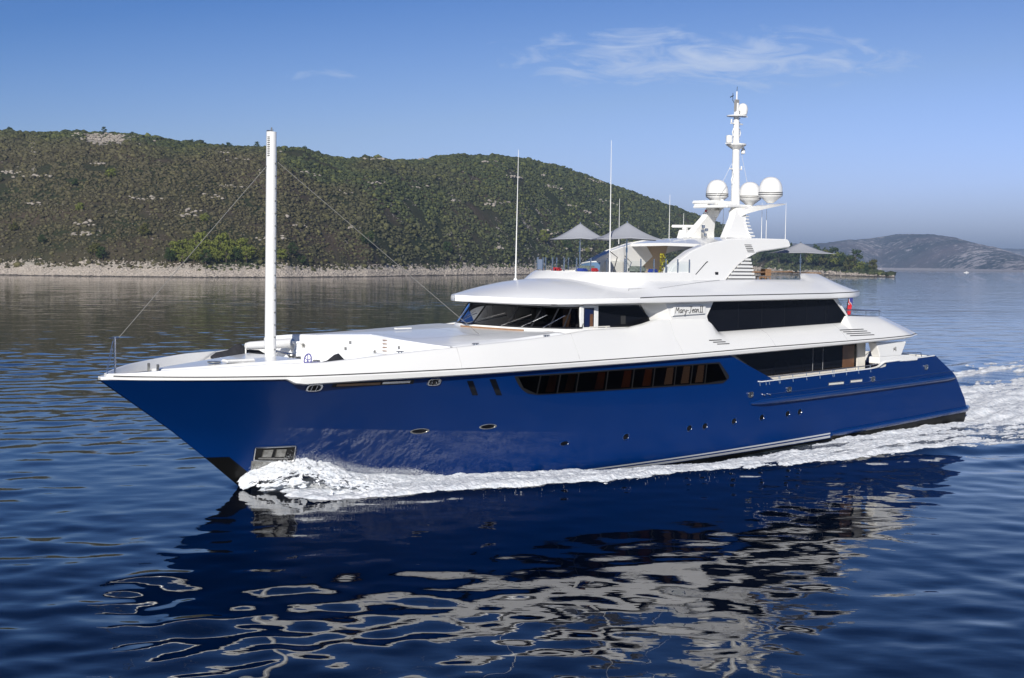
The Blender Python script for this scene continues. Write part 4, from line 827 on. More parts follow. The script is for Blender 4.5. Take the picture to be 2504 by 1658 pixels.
cushion(31.6, -2.4, 10.0, (.45, .5, .26), 'blue_cloth', 'blue cushion at the foot of the near umbrella pole')
cushion(34.2, -2.6, 10.0, (.45, .5, .28), 'blue_cloth', 'blue cushion near the foot of the near wing')
cushion(34.6, -2.6, 10.0, (.40, .5, .30), 'red', 'red cushion between blue and patterned ones by the near wing')
cushion(35.1, -2.5, 10.0, (.5, .5, .38), 'patterned', 'patterned cushion closest to the near wing')
PT = empty('potted_plant', at_ship(35.9, .6, 9.3), 'potted plant with yellow flowers under the hardtop', 'plant')
MB().lathe([(.16, 0), (.24, .5), (.27, .52), (.2, .52)], (0, 0, 0), 16).build('pot', 'terracotta', PT)
m = MB()
for k in range(170):
    t = random.random(); r = .1 + .28 * (1 - t); a = random.random() * 6.28; p = Vector((r * math.cos(a), r * math.sin(a) + .3 * t * t, .5 + 1.25 * t)); d = Vector((random.gauss(0, 1), random.gauss(0, 1), random.gauss(0, 1))).normalized() * .1; e = d.cross(Vector((0, 0, 1))).normalized() * .05
    m.add([p - d, p + e, p + d, p - e], [(0, 1, 2, 3)])
m.build('foliage', 'yellow_leaf', PT, smooth=False)
def jetski(s, y, z, rz, label):
    J = empty('jet_ski', at_ship(s, y, z, rz), label, 'jet ski', 'covered jet skis on the foredeck'); m = MB(); g = []
    for x, wd, h, b in ((-1.35, .05, .35, .25), (-1.1, .3, .52, .1), (-.5, .42, .62, 0), (-.1, .40, .86, 0), (.15, .32, .92, 0), (.5, .34, .62, 0), (1.1, .34, .58, 0), (1.4, .28, .42, .1)):
        g.append([(x, -wd, b), (x, -wd * 1.05, .32), (x, -wd * .45, h * .86), (x, 0, h), (x, wd * .45, h * .86), (x, wd * 1.05, .32), (x, wd, b)])
    m.grid(g); m.add(g[0], [tuple(range(7))]); m.add(g[-1], [tuple(range(7))]); m.build('cover', 'black_cloth', J, weld=True, ang=50)
    m = MB(); m.grid([[(x, -wd, .3), (x, -wd * .6, -.02), (x, wd * .6, -.02), (x, wd, .3)] for x, wd in ((-1.3, .06), (-1.0, .35), (0, .46), (1.4, .36))]); m.build('hull', 'white_paint', J)
    MB().tube([(.3, -.3, .35), (.3, -.3, .75)], .04, 6).build('tie', 'white_paint', J)
jetski(8.7, 3.4, 5.45, rad(-8), 'jet ski under a black cover on the far side, left of the foremast')
jetski(9.5, -3.75, 5.38, rad(4), 'jet ski under a black cover at the near bulwark, right of the foremast')
# ensign at the stern and small courtesy flag
FG = empty('ensign', at_ship(53.0, 0, 6.5), 'red ensign hanging from a raked staff at the stern', 'flag')
MB().tube([(0, 0, 0), (.55, 0, 2.3)], .035, 8).build('staff', 'slot_dark', FG)
def flag_mat():
    m = bpy.data.materials.new('ensign_cloth'); m.use_nodes = True; t = m.node_tree; p = t.nodes['Principled BSDF']; p.inputs['Roughness'].default_value = .8
    tc = N(t, 'ShaderNodeTexCoord'); s = N(t, 'ShaderNodeSeparateXYZ'); t.links.new(tc.outputs['Object'], s.inputs[0])
    wv = N(t, 'ShaderNodeTexWave'); wv.inputs['Scale'].default_value = 1.6; wv.inputs['Distortion'].default_value = 3; t.links.new(tc.outputs['Object'], wv.inputs[0])
    up = math_n(t, 'GREATER_THAN', s.outputs[2], 1.35)
    a = N(t, 'ShaderNodeMixRGB'); t.links.new(math_n(t, 'GREATER_THAN', wv.outputs[1], .55), a.inputs[0]); a.inputs[1].default_value = (.02, .03, .18, 1); a.inputs[2].default_value = (.7, .68, .68, 1)
    b = N(t, 'ShaderNodeMixRGB'); t.links.new(math_n(t, 'MULTIPLY', up, math_n(t, 'LESS_THAN', wv.outputs[1], .8)), b.inputs[0]); b.inputs[1].default_value = (.55, .02, .03, 1); t.links.new(a.outputs[0], b.inputs[2])
    t.links.new(b.outputs[0], p.inputs['Base Color']); MAT['ensign_cloth'] = m
flag_mat()
m = MB(); g = []
for i in range(15):
    f = i / 14; z = 2.2 - 1.75 * f; x0 = .55 * z / 2.3 + .03; g.append([(x0 + k * .045 * (1 + f), .07 * math.sin(k * 1.7 + f * 5), z - k * .05) for k in range(7)])
m.grid(g); m.build('cloth', 'ensign_cloth', FG, ang=80)
FG = empty('courtesy_flag', at_ship(39.7, 1.0, 12.1), 'tiny red, white and blue flag on the radar arch', 'flag')
MB().tube([(0, 0, 0), (.1, .0, 1.75)], .012, 5).build('halyard', 'white_paint', FG)
for k, mm in enumerate(('red', 'white_paint', 'blue_cloth')): MB().add([(.1, 0, 1.7 - k * .13), (.5, -.05, 1.62 - k * .13), (.5, -.05, 1.49 - k * .13), (.1, 0, 1.57 - k * .13)], [(0, 1, 2, 3)]).build('cloth', mm, FG)
# teak table and chairs on the aft sun deck
TB = empty('deck_table', at_ship(42.3, -.6, 9.3), 'round teak table with basket on the aft sun deck', 'table')
MB().lathe([(.75, .68), (.78, .70), (.78, .74), (.0, .75)], (0, 0, 0), 24).build('top', 'teak', TB); MB().lathe([(.3, 0), (.07, .05), (.07, .68)], (0, 0, 0), 12).build('leg', 'teak', TB)
def chair(s, y, rz, label):
    C_ = empty('deck_chair', at_ship(s, y, 9.3, rz), label, 'chair', 'teak chairs round the aft table')
    MB().box((0, 0, .44), (.5, .5, .05)).build('seat', 'teak', C_); MB().box((.25, 0, .72), (.04, .5, .40)).build('backrest', 'teak', C_)
    for a in (-.22, .22):
        for b in (-.22, .22): MB().box((a, b, .21), (.04, .04, .42)).build('leg', 'teak', C_)
chair(43.4, -.6, 0, 'teak chair on the stern side of the round table'); chair(41.2, -.6, rad(180), 'teak chair on the bow side of the round table'); chair(42.3, -1.75, rad(-90), 'teak chair on the near side of the round table')
o = MB().lathe([(.12, 0), (.2, .12), (.22, .2), (.17, .16)], (0, 0, 0), 14).build('fruit_basket', 'yellow_leaf', None); o.matrix_world = at_ship(42.3, -.6, 10.05); tag(o, 'yellow basket standing on the round teak table', 'basket')

exec_env = True
# ================================================================== WATER
cT, sT = math.cos(TH), math.sin(TH)
def to_ship(x, y): dx, dy = x + 17.520, y - 60.599; return dx * cT + dy * sT, -dx * sT + dy * cT
_w = np.random.default_rng(11); WV = []
for lam, n, slope, spread in ((13, 6, .004, 1.0), (7.0, 9, .007, 1.6), (4.0, 12, .017, 2.0), (2.5, 18, .024, 2.4), (1.6, 18, .017, 2.4), (1.0, 16, .010, 2.4)):
    for i in range(n):
        l = lam * _w.uniform(.72, 1.3); th = rad(262) + _w.normal(0, spread * .55); k = 2 * math.pi / l; a = slope / math.sqrt(n) * 1.41 / k
        WV.append((k * math.cos(th), k * math.sin(th), a, _w.uniform(0, 6.283), l))
outer = lambda s: I(s, [5.5, 6.6, 8, 11.3, 15.4, 20.7, 24.9, 29, 35, 40, 45.4, 55, 66, 80, 120], [1.2, 3.2, 5.6, 6.9, 8.0, 9.4, 9.6, 10.2, 11.6, 12.0, 12.4, 13.4, 14.5, 16.5, 22])
def wl(s): return np.where(s < 7, .05, hb(np.clip(s, 7, 60), np.zeros_like(np.asarray(s, float))))
def water_h(x, y, sp=None):
    h = np.zeros_like(x); s, yl = to_ship(x, y); ya = np.abs(yl)
    patch = .55 + .9 * vn(x / 26, y / 26, 5)
    calm = 1.25 - .55 * sm(-6, 4, s) * sm(66, 54, s) * sm(36, 24, ya)
    for kx, ky, a, ph, l in WV:
        f = 1 if sp is None else np.clip((l / sp - 2.6) / 2.5, 0, 1)
        h = h + a * f * np.sin(kx * x + ky * y + ph)
    h = h * patch * calm
    b = wl(s); d = np.maximum(ya - b, 0)
    on = sm(4, 9, s) * sm(66, 58, s)
    h = h - .62 * np.exp(-((s - 32) / 8.5) ** 2) * np.exp(-d / 2.6) * on                     # trough along the hull
    ob = outer(s); h = h + .20 * sm(8, 14, s) * sm(60, 40, s) * np.exp(-((ya - ob + .8) / 1.1) ** 2)   # shoulder wave
    aft = sm(34, 60, s) * np.exp(-np.maximum(s - 60, 0) / 60)
    h = h + .16 * aft * np.sin(2 * math.pi * (ya - .36 * s) / 5.2) * np.exp(-((ya - ob - 4) / 9) ** 2)      # diverging wake waves
    h = h + .16 * sm(56, 66, s) * np.sin(2 * math.pi * s / 9.0) * np.exp(-(yl / 7) ** 2)
    h = h + .55 * np.exp(-((s - 62) / 3.0) ** 2) * np.exp(-(yl / 4.5) ** 2) * 0 + .28 * np.exp(-((s - 9) / 2.6) ** 2) * np.exp(-d / 1.6) * sm(6.2, 7.4, s)
    return h
def grid_faces(n, m):
    i = np.arange(n - 1)[:, None] * m + np.arange(m - 1)[None, :]; i = i.ravel(); return np.c_[i, i + 1, i + m + 1, i + m]
def water_material():
    m = bpy.data.materials.new('sea_water'); m.use_nodes = True; t = m.node_tree; p = t.nodes['Principled BSDF']
    p.inputs['Base Color'].default_value = (.0002, .0024, .010, 1); p.inputs['IOR'].default_value = 1.315; p.inputs['Roughness'].default_value = .015; p.inputs['Specular IOR Level'].default_value = .5
    tc = N(t, 'ShaderNodeTexCoord'); at = N(t, 'ShaderNodeAttribute', attribute_name='far'); ch = N(t, 'ShaderNodeAttribute', attribute_name='churn')
    def nz(sc_, sx_, det):
        mp = N(t, 'ShaderNodeMapping'); mp.inputs['Scale'].default_value = (sx_, 1, 1); t.links.new(tc.outputs['Object'], mp.inputs[0])
        n = N(t, 'ShaderNodeTexNoise'); n.inputs['Scale'].default_value = sc_; n.inputs['Detail'].default_value = det; t.links.new(mp.outputs[0], n.inputs[0]); return n.outputs[0]
    a = nz(.42, .55, 3); b = nz(1.6, .6, 2); big = nz(.06, .4, 2)
    s1 = math_n(t, 'MULTIPLY', math_n(t, 'ADD', math_n(t, 'MULTIPLY', a, .13), math_n(t, 'MULTIPLY', big, .35)), at.outputs['Fac'])
    hgt = math_n(t, 'ADD', s1, math_n(t, 'MULTIPLY', b, .006))
    hgt = math_n(t, 'ADD', hgt, math_n(t, 'MULTIPLY', math_n(t, 'MULTIPLY', nz(3.2, .8, 4), ch.outputs['Fac']), .10))
    bp = N(t, 'ShaderNodeBump'); bp.inputs['Strength'].default_value = 1.0; bp.inputs['Distance'].default_value = 1.0; t.links.new(hgt, bp.inputs['Height']); t.links.new(bp.outputs[0], p.inputs['Normal'])
    # aerated water in the wake
    n3 = nz(1.1, 1, 5); f = math_n(t, 'MULTIPLY', math_n(t, 'MULTIPLY', math_n(t, 'SUBTRACT', n3, .35), 2.4, clamp=True), ch.outputs['Fac'], clamp=True)
    x = N(t, 'ShaderNodeMixRGB'); t.links.new(math_n(t, 'MULTIPLY', f, .55), x.inputs[0]); x.inputs[1].default_value = (.0002, .0024, .010, 1); x.inputs[2].default_value = (.16, .21, .24, 1)
    t.links.new(x.outputs[0], p.inputs['Base Color'])
    t.links.new(math_n(t, 'ADD', math_n(t, 'MULTIPLY', f, .25), .015), p.inputs['Roughness'])
    MAT['sea_water'] = m
water_material()
r = [14.0]
while r[-1] < 60000: r.append(r[-1] * 1.0041 if r[-1] < 1500 else r[-1] * 1.03)
r = np.array(r)
azs = np.concatenate([np.arange(-180, -30, 3.0), np.arange(-30, -24, .5), np.arange(-24, 24, .085), np.arange(24, 30, .5), np.arange(30, 180.1, 3.0)])
RR, AA = np.meshgrid(r, np.radians(azs), indexing='ij'); X = RR * np.sin(AA); Yw = RR * np.cos(AA)
sp = np.maximum(RR * .0041, RR * np.radians(np.gradient(azs))[None, :]); sp = np.where(RR > 1500, 60, sp)
Z = water_h(X.ravel(), Yw.ravel(), sp.ravel())
s_, y_ = to_ship(X.ravel(), Yw.ravel()); ya = np.abs(y_)
churn = sm(6, 12, s_) * sm(outer(s_) + .3, outer(s_) - 2.2, ya) * (s_ < 62) * sm(70, 45, s_) * (y_ < 0) * .9 + sm(57, 62, s_) * sm(9 + .06 * (s_ - 60), 4, ya) * np.exp(-np.maximum(s_ - 62, 0) / 70)
churn = churn + .6 * sm(50, 60, s_) * np.exp(-((ya - outer(s_) + 3) / 3.5) ** 2) * np.exp(-np.maximum(s_ - 62, 0) / 50)
far = sm(90, 420, RR.ravel()) * (.55 + .6 * vn(X.ravel() / 60, Yw.ravel() / 60, 8))
V = np.c_[X.ravel(), Yw.ravel(), Z]; Fq = grid_faces(len(r), len(azs))
k0 = len(V); V = np.r_[V, [[0, 0, 0]]]
wat = np_mesh('sea', V, Fq, 'sea_water', attrs={'far': np.r_[far, 0], 'churn': np.r_[np.clip(churn, 0, 1), 0]})
tag(wat, 'dark blue sea with smooth ripples round the yacht', None, None, 'structure')
# small disc of sea directly under the viewpoint
nA = 48; ang = np.linspace(0, 2 * math.pi, nA, endpoint=False); ir = 14.2
Vd = np.r_[[[0, 0, -.02]], np.c_[ir * np.sin(ang), ir * np.cos(ang), np.full(nA, -.02)]]
dsc = np_mesh('sea_near', Vd, [(0, 1 + (i + 1) % nA, 1 + i) for i in range(nA)], 'sea_water', k=3); tag(dsc, 'dark blue sea directly below the viewpoint', None, None, 'structure')

# ------------------------------------------------------------------ foam
def foam_material():
    m = bpy.data.materials.new('foam'); m.use_nodes = True; t = m.node_tree; p = t.nodes['Principled BSDF']; p.inputs['Roughness'].default_value = .9; p.inputs['Specular IOR Level'].default_value = .1
    tc = N(t, 'ShaderNodeTexCoord'); n = N(t, 'ShaderNodeTexNoise'); n.inputs['Scale'].default_value = 2.5; n.inputs['Detail'].default_value = 6; t.links.new(tc.outputs['Object'], n.inputs[0])
    r_ = N(t, 'ShaderNodeMapRange'); r_.inputs[1].default_value = .3; r_.inputs[2].default_value = .6; t.links.new(n.outputs[0], r_.inputs[0])
    x = N(t, 'ShaderNodeMixRGB'); x.inputs[1].default_value = (.66, .70, .74, 1); x.inputs[2].default_value = (.88, .89, .90, 1); t.links.new(r_.outputs[0], x.inputs[0]); t.links.new(x.outputs[0], p.inputs['Base Color'])
    b = N(t, 'ShaderNodeBump'); b.inputs['Strength'].default_value = .9; b.inputs['Distance'].default_value = .10; n2 = N(t, 'ShaderNodeTexNoise'); n2.inputs['Scale'].default_value = 7; n2.inputs['Detail'].default_value = 5; t.links.new(tc.outputs['Object'], n2.inputs[0])
    t.links.new(n2.outputs[0], b.inputs['Height']); t.links.new(b.outputs[0], p.inputs['Normal'])
    tl = N(t, 'ShaderNodeBsdfTranslucent'); tl.inputs[0].default_value = (.82, .87, .90, 1); ms = N(t, 'ShaderNodeMixShader'); ms.inputs[0].default_value = .12
    t.links.new(p.outputs[0], ms.inputs[1]); t.links.new(tl.outputs[0], ms.inputs[2]); t.links.new(ms.outputs[0], t.nodes['Material Output'].inputs['Surface']); MAT['foam'] = m
foam_material()
def ship_to_world(s, y): return -17.520 + s * cT - y * sT, 60.599 + s * sT + y * cT
def foam_sheet(name, s0, s1, ds, y0, y1, dy, dens, lift, label, streak=2.6, scale=1.5, rel=True):
    S = np.arange(s0, s1, ds); T = np.linspace(0, 1, int((y1 - y0) / dy)); SS, TT = np.meshgrid(S, T, indexing='ij')
    YY = y0 + (y1 - y0) * TT; s = SS.ravel(); y = YY.ravel(); x_, yw_ = ship_to_world(s, y); h = water_h(x_, yw_)
    D = dens(s, y); n = fbm(s / streak * scale, y * scale, 6, 2, .66); nb = vn(s / 4.5, y / 1.6, 9)
    q = D + .35 * (nb - .5) * (D > .02) - (n - .5) * 2.6 - .5
    z = h + np.clip(q, -.35, 1.0) * lift + .16 * (fbm(s * 2.2, y * 3.4, 4, 6, .6) - .5) * (q > 0)
    z = np.where(D < .01, h - .4, z)
    Fq = grid_faces(len(S), len(T)); hi = z[Fq] - h[Fq]; Fq = Fq[hi.max(1) > -.02]
    u_, inv = np.unique(Fq, return_inverse=True); V = np.c_[x_, yw_, z][u_]
    o = np_mesh(name, V, inv.reshape(-1, 4), 'foam'); return tag(o, label, None, None, 'stuff')
def dens_side(s, y):
    ya = np.abs(y); b = wl(s); ob = outer(s); d = ya - b; t = (ya - b) / (ob - b + 1e-3)
    D = np.zeros_like(s)
    edge = sm(1.03, .90, t) * (d > -.3)
    core = edge * sm(6.6, 8.0, s) * (1 - .62 * sm(20, 44, s))
    gap = sm(.0, .22, t) * sm(11, 26, s) + (1 - sm(11, 26, s))              # dark strip next to the hull amidships
    D = core * gap * 1.25
    crest = 1.0 * np.exp(-((t - .93) / .07) ** 2) * sm(16, 26, s) * sm(56, 42, s)
    inner = .85 * np.exp(-((t - .45) / .22) ** 2) * sm(24, 34, s) * sm(70, 50, s)
    hull_ = 1.2 * np.exp(-((d - .8) / 1.0) ** 2) * sm(40, 47, s) * sm(66, 60, s)
    return np.clip(np.maximum.reduce([D, crest, inner, hull_]), 0, 1.3) * (s > 6.5)
foam_sheet('wake_foam', 6.6, 70, .08, -15.0, -.4, .08, dens_side, .16, 'white foam spreading along the near side of the hull')
foam_sheet('wake_foam', 11, 70, .16, .6, 15.0, .16, lambda s, y: dens_side(s, y) * .8, .22, 'white foam spreading along the far side of the hull')
def dens_aft(s, y):
    ya = np.abs(y); k = np.maximum(s - 61, 0)
    c = 1.7 * sm(6.2 + .05 * k, 3.0, ya) * sm(60, 62.5, s) * np.exp(-k / 85)
    e = 1.25 * np.exp(-((ya - (5.2 + .12 * k)) / (1.3 + .02 * k)) ** 2) * sm(58, 64, s) * np.exp(-k / 70)
    o = .95 * np.exp(-((ya - (13.5 + .16 * k)) / (1.6 + .02 * k)) ** 2) * sm(58, 66, s) * np.exp(-k / 60)
    return np.maximum.reduce([c, e, o])
foam_sheet('stern_wake', 60.3, 175, .22, -34, 34, .22, dens_aft, .48, 'white churned wake trailing behind the stern', 4.5, 1.0)
# bow wave: water thrown out from the stem, with spray
def bow_wave(sd):
    S = np.arange(6.5 if sd < 0 else 9.4, 17.0, .05); T = np.linspace(0, 1, 150); SS, TT = np.meshgrid(S, T, indexing='ij'); s = SS.ravel(); t = TT.ravel()
    zc_ = .1; b = hb(np.maximum(s, 6.9), np.full_like(s, .6)); ob = I(s, [6.5, 7.4, 8.4, 10, 12, 14, 17], [.9, 2.6, 4.4, 5.6, 6.4, 7.0, 7.6]) * (1 + .22 * (fbm(s * 1.3, s * 0 + 3, 4, 77) - .5))
    y = b - .05 + (ob - b + .05) * t
    top = I(s, [6.5, 7.2, 8.2, 9.2, 10.2, 11.2, 12.5, 14.5, 17], [.25, .75, 1.15, 1.25, .95, .55, .32, .22, .05])
    prof = np.where(t < .35, 1 - .25 * (t / .35) ** 2, .75 * np.cos((t - .35) / .65 * math.pi / 2) ** .8)
    fl = s - 1.1 * (y - b); n = fbm(fl * 1.5 + 40, y * .9 + 30, 5, 4, .62) - .5; n2 = fbm(fl * 6 + 60, y * 2.6 + 9, 4, 12, .65) - .5
    x_, yw_ = ship_to_world(s, sd * y); h = water_h(x_, yw_)
    fade = sm(0, .06, t) * .0 + 1
    n3 = fbm(s * 11 + 5, y * 8 + 70, 3, 15, .7) - .5
    z = h - .04 + top * prof * (1 + .62 * n + .20 * n2 + .12 * n3) * fade + .18 * n * (1 - t) * (top > .1) + (.12 * n2 + .06 * n3) * sm(1.0, .8, t)
    z = np.where(t > .985, h - .1, z); y = y + .25 * n * (t > .1)
    x_, yw_ = ship_to_world(s + .2 * n2, sd * y)
    lace = fbm(fl * 5.5 + 20, y * 4.0 + 50, 5, 91, .70); thr = .82 - .26 * sm(.35, .75, t) * sm(12.0, 8.0, s) - .16 * sm(.80, 1.0, t)
    Fq = grid_faces(len(S), len(T)); Fq = Fq[(lace[Fq] - thr[Fq]).max(1) < 0]; u_, inv = np.unique(Fq, return_inverse=True)
    o = np_mesh('bow_wave', np.c_[x_, yw_, z][u_], inv.reshape(-1, 4), 'foam')
    tag(o, 'white bow wave curling off the %s side of the stem' % ('near' if sd < 0 else 'far'), None, None, 'stuff')
bow_wave(-1); bow_wave(1)
oct_v = np.array([(1, 0, 0), (-1, 0, 0), (0, 1, 0), (0, -1, 0), (0, 0, 1), (0, 0, -1)], float); oct_f = np.array([(0, 2, 4), (2, 1, 4), (1, 3, 4), (3, 0, 4), (2, 0, 5), (1, 2, 5), (3, 1, 5), (0, 3, 5)])
def blobs(P, R, n0v=oct_v, n0f=oct_f, jit=.3, rng=RNG):
    n = len(P); V = n0v[None] * (1 + jit * (rng.random((n, len(n0v), 1)) - .5)) * (R if np.ndim(R) == 2 else R[:, None])[:, None, :] + P[:, None, :]
    Fc = n0f[None] + (np.arange(n) * len(n0v))[:, None, None]; return V.reshape(-1, 3), Fc.reshape(-1, 3)
n = 16000; s = RNG.uniform(6.9, 15, n) ** 1.0; t = RNG.random(n) ** 1.6 * .9
b = hb(np.maximum(s, 6.9), np.full(n, .6)); ob = I(s, [6.5, 7.4, 8.4, 10, 12, 14, 17], [.9, 2.6, 4.4, 5.6, 6.4, 7.0, 7.6]); y = b + (ob * 1.04 - b) * t
top = I(s, [6.5, 7.2, 8.2, 9.2, 10.2, 11.2, 12.5, 14.5, 17], [.4, .85, 1.2, 1.35, 1.1, .75, .5, .35, .2]) * np.sqrt(np.maximum(1 - t ** 2, .02))
z = top * RNG.normal(1.02, .16, n) + .05 + RNG.exponential(.06, n) * (RNG.random(n) < .4)
x_, yw_ = ship_to_world(s, -y); R_ = RNG.uniform(.004, .013, n); V, Fc = blobs(np.c_[x_, yw_, z], R_)
n = 150; s = RNG.uniform(15, 30, n); t = RNG.normal(.92, .05, n); b = wl(s); ob = outer(s); y = b + (ob - b) * t; x_, yw_ = ship_to_world(s, -y)
z = water_h(x_, yw_) + .08 + RNG.exponential(.08, n); V2, F2 = blobs(np.c_[x_, yw_, z], RNG.uniform(.006, .018, n))
tag(np_mesh('spray', np.r_[V, V2], np.r_[Fc, F2 + len(V)], 'foam', k=3), 'fine white spray droplets along the bow wave', None, None, 'stuff')

# ================================================================== LAND
def pix_dir(u, v):
    x, y = (u - 1252) / F_PX, (829 - v) / F_PX; c_, s_ = math.cos(rad(.6)), math.sin(rad(.6)); x, y = x * c_ - y * s_, x * s_ + y * c_
    p = rad(2.993); return x, math.cos(p) + y * math.sin(p), -math.sin(p) + y * math.cos(p)
def azel(u, v): x, y, z = pix_dir(u, v); return x / y, z / y
def land_material(name, veg, veg2, rock, soil, fine=.25):
    m = bpy.data.materials.new(name); m.use_nodes = True; t = m.node_tree; p = t.nodes['Principled BSDF']; p.inputs['Roughness'].default_value = .95; p.inputs['Specular IOR Level'].default_value = .05
    tc = N(t, 'ShaderNodeTexCoord'); at = N(t, 'ShaderNodeAttribute', attribute_name='rock')
    def nz(sc_, det=6, r_=.6): n = N(t, 'ShaderNodeTexNoise'); n.inputs['Scale'].default_value = sc_; n.inputs['Detail'].default_value = det; n.inputs['Roughness'].default_value = r_; t.links.new(tc.outputs['Object'], n.inputs[0]); return n.outputs[0]
    def mix(f, a, b):
        x = N(t, 'ShaderNodeMixRGB')
        if isinstance(f, float): x.inputs[0].default_value = f
        else: t.links.new(f, x.inputs[0])
        for i, q in ((1, a), (2, b)):
            if isinstance(q, tuple): x.inputs[i].default_value = (*q, 1)
            else: t.links.new(q, x.inputs[i])
        return x.outputs[0]
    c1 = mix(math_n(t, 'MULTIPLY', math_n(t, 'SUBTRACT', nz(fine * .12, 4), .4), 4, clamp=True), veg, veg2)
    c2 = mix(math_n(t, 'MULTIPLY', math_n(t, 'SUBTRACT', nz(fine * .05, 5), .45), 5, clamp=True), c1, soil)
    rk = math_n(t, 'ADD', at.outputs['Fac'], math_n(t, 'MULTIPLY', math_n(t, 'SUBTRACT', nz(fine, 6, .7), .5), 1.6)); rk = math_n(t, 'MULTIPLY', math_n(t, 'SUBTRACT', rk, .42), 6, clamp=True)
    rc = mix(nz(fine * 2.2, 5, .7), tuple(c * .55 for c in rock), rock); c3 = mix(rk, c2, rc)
    t.links.new(c3, p.inputs['Base Color'])
    b = N(t, 'ShaderNodeBump'); b.inputs['Strength'].default_value = .8; b.inputs['Distance'].default_value = 1.5; t.links.new(nz(fine * 1.2, 6, .7), b.inputs['Height']); t.links.new(b.outputs[0], p.inputs['Normal'])
    MAT[name] = m
land_material('hill_ground', (.034, .044, .020), (.050, .050, .028), (.50, .45, .38), (.085, .065, .045))
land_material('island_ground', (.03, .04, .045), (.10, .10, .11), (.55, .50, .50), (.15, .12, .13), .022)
shore = [(-700, 668), (-300, 670), (0, 673), (200, 676), (500, 679), (700, 679), (900, 677), (1250, 672), (1600, 669), (1850, 668), (2060, 674.5), (2140, 676.8), (2186, 678.5)]
crest = [(-700, 420), (-300, 350), (0, 331), (120, 328), (207, 328), (319, 331), (384, 341), (532, 358), (650, 366), (740, 374), (825, 392), (930, 394), (1005, 393), (1110, 381), (1216, 382), (1322, 403), (1427, 430), (1533, 467), (1639, 504), (1734, 537), (1800, 562), (1860, 594), (1980, 615), (2062, 636), (2104, 648), (2141, 660), (2180, 674), (2186, 677)]
SA = np.array([(azel(u, v)[0], -CAMH / azel(u, v)[1]) for u, v in shore]); CA = np.array([azel(u, v + 4) for u, v in crest])
aS, aE = SA[0, 0], SA[-1, 0]
def ds_f(a): return I(a, SA[:, 0], SA[:, 1])
def dep_f(a): return I(a, [aS, 0.0, .12, .20, .235, aE], [460, 520, 480, 300, 140, 25])
bh_f = lambda a: I(a, [aS, 0, .2, aE], [3.8, 5.0, 7.0, 2.0])
def hill_z(a, d):
    """height of the near headland at azimuth ratio a and depth d"""
    d0 = ds_f(a); dp = dep_f(a); t = (d - d0) / dp; x = a * d
    base = np.where(t < 1, np.sin(np.clip(t, 0, 1) * math.pi / 2) ** 1.05, 1 - .25 * (t - 1))
    hc = I(a, CA[:, 0], CA[:, 1]) * (d0 + dp) + CAMH
    gull = (fbm(x / 90, d / 130, 4, 21) - .5) * .16 * np.clip(t * 3, 0, 1) * sm(1.0, .8, t)
    bh = bh_f(a) * (.45 + .72 * fbm(a * 70 + 9, a * 0 + 4, 3, 88)); beach = bh * sm(0, 16, d - d0) ** .8
    z = np.maximum(beach * (t > 0), 0) + np.maximum(hc - bh, 0) * base * (1 + gull) * sm(4, 40, d - d0)
    z = z + (fbm(x / 14, d / 14, 3, 31) - .5) * 2.0 * sm(10, 40, d - d0) * np.clip(hc / 30, 0, 1) + (fbm(x / 3, d / 3, 3, 37) - .5) * 1.1 * sm(1, 6, d - d0)
    return np.where(d < d0, (d - d0) * .25, z)
na = 900; A = np.linspace(aS, aE, na); T = np.concatenate([np.linspace(-.04, .04, 26), np.linspace(.045, 1.0, 130), np.linspace(1.04, 2.2, 20)])
AA, TT = np.meshgrid(A, T, indexing='ij'); DD = ds_f(AA) + np.where(TT < .04, TT * 480, TT * dep_f(AA) + (480 - dep_f(AA)) * .04 * np.clip(1 - TT, 0, 1))
Zh = hill_z(AA.ravel(), DD.ravel())
Zh = np.where(TT.ravel() < -.035, -6, Zh)
ZZ = Zh.reshape(AA.shape)
rock = np.zeros_like(Zh); dsh = (DD - ds_f(AA)).ravel(); rock = sm(30, 12, dsh) * 1.1
av, dv = AA.ravel(), DD.ravel(); tv = TT.ravel()
def patchr(u, v, wu, wt, tc_, amp):
    a = azel(u, v)[0]; return amp * np.exp(-((av - a) / (wu / F_PX)) ** 4 - ((tv - tc_) / wt) ** 4)
rock += patchr(258, 350, 48, .15, .74, 1.0) + .35 * (fbm(av * 900, dv / 9, 4, 41) > .63) + patchr(80, 520, 8, .2, .55, .5)
terr = fbm(av * 60, dv / 60, 3, 44); rock += .55 * (np.sin(dv / 3.2 + 3 * terr) > .86) * (fbm(av * 40, dv / 90, 3, 47) > .52) * (av > -.12) * (tv < .75)
hill = np_mesh('hill', np.c_[av * dv, dv, Zh], grid_faces(na, len(T)), 'hill_ground', attrs={'rock': np.clip(rock, 0, 1.2)}); tag(hill, 'scrub covered headland rising behind the yacht', None, None, 'structure')
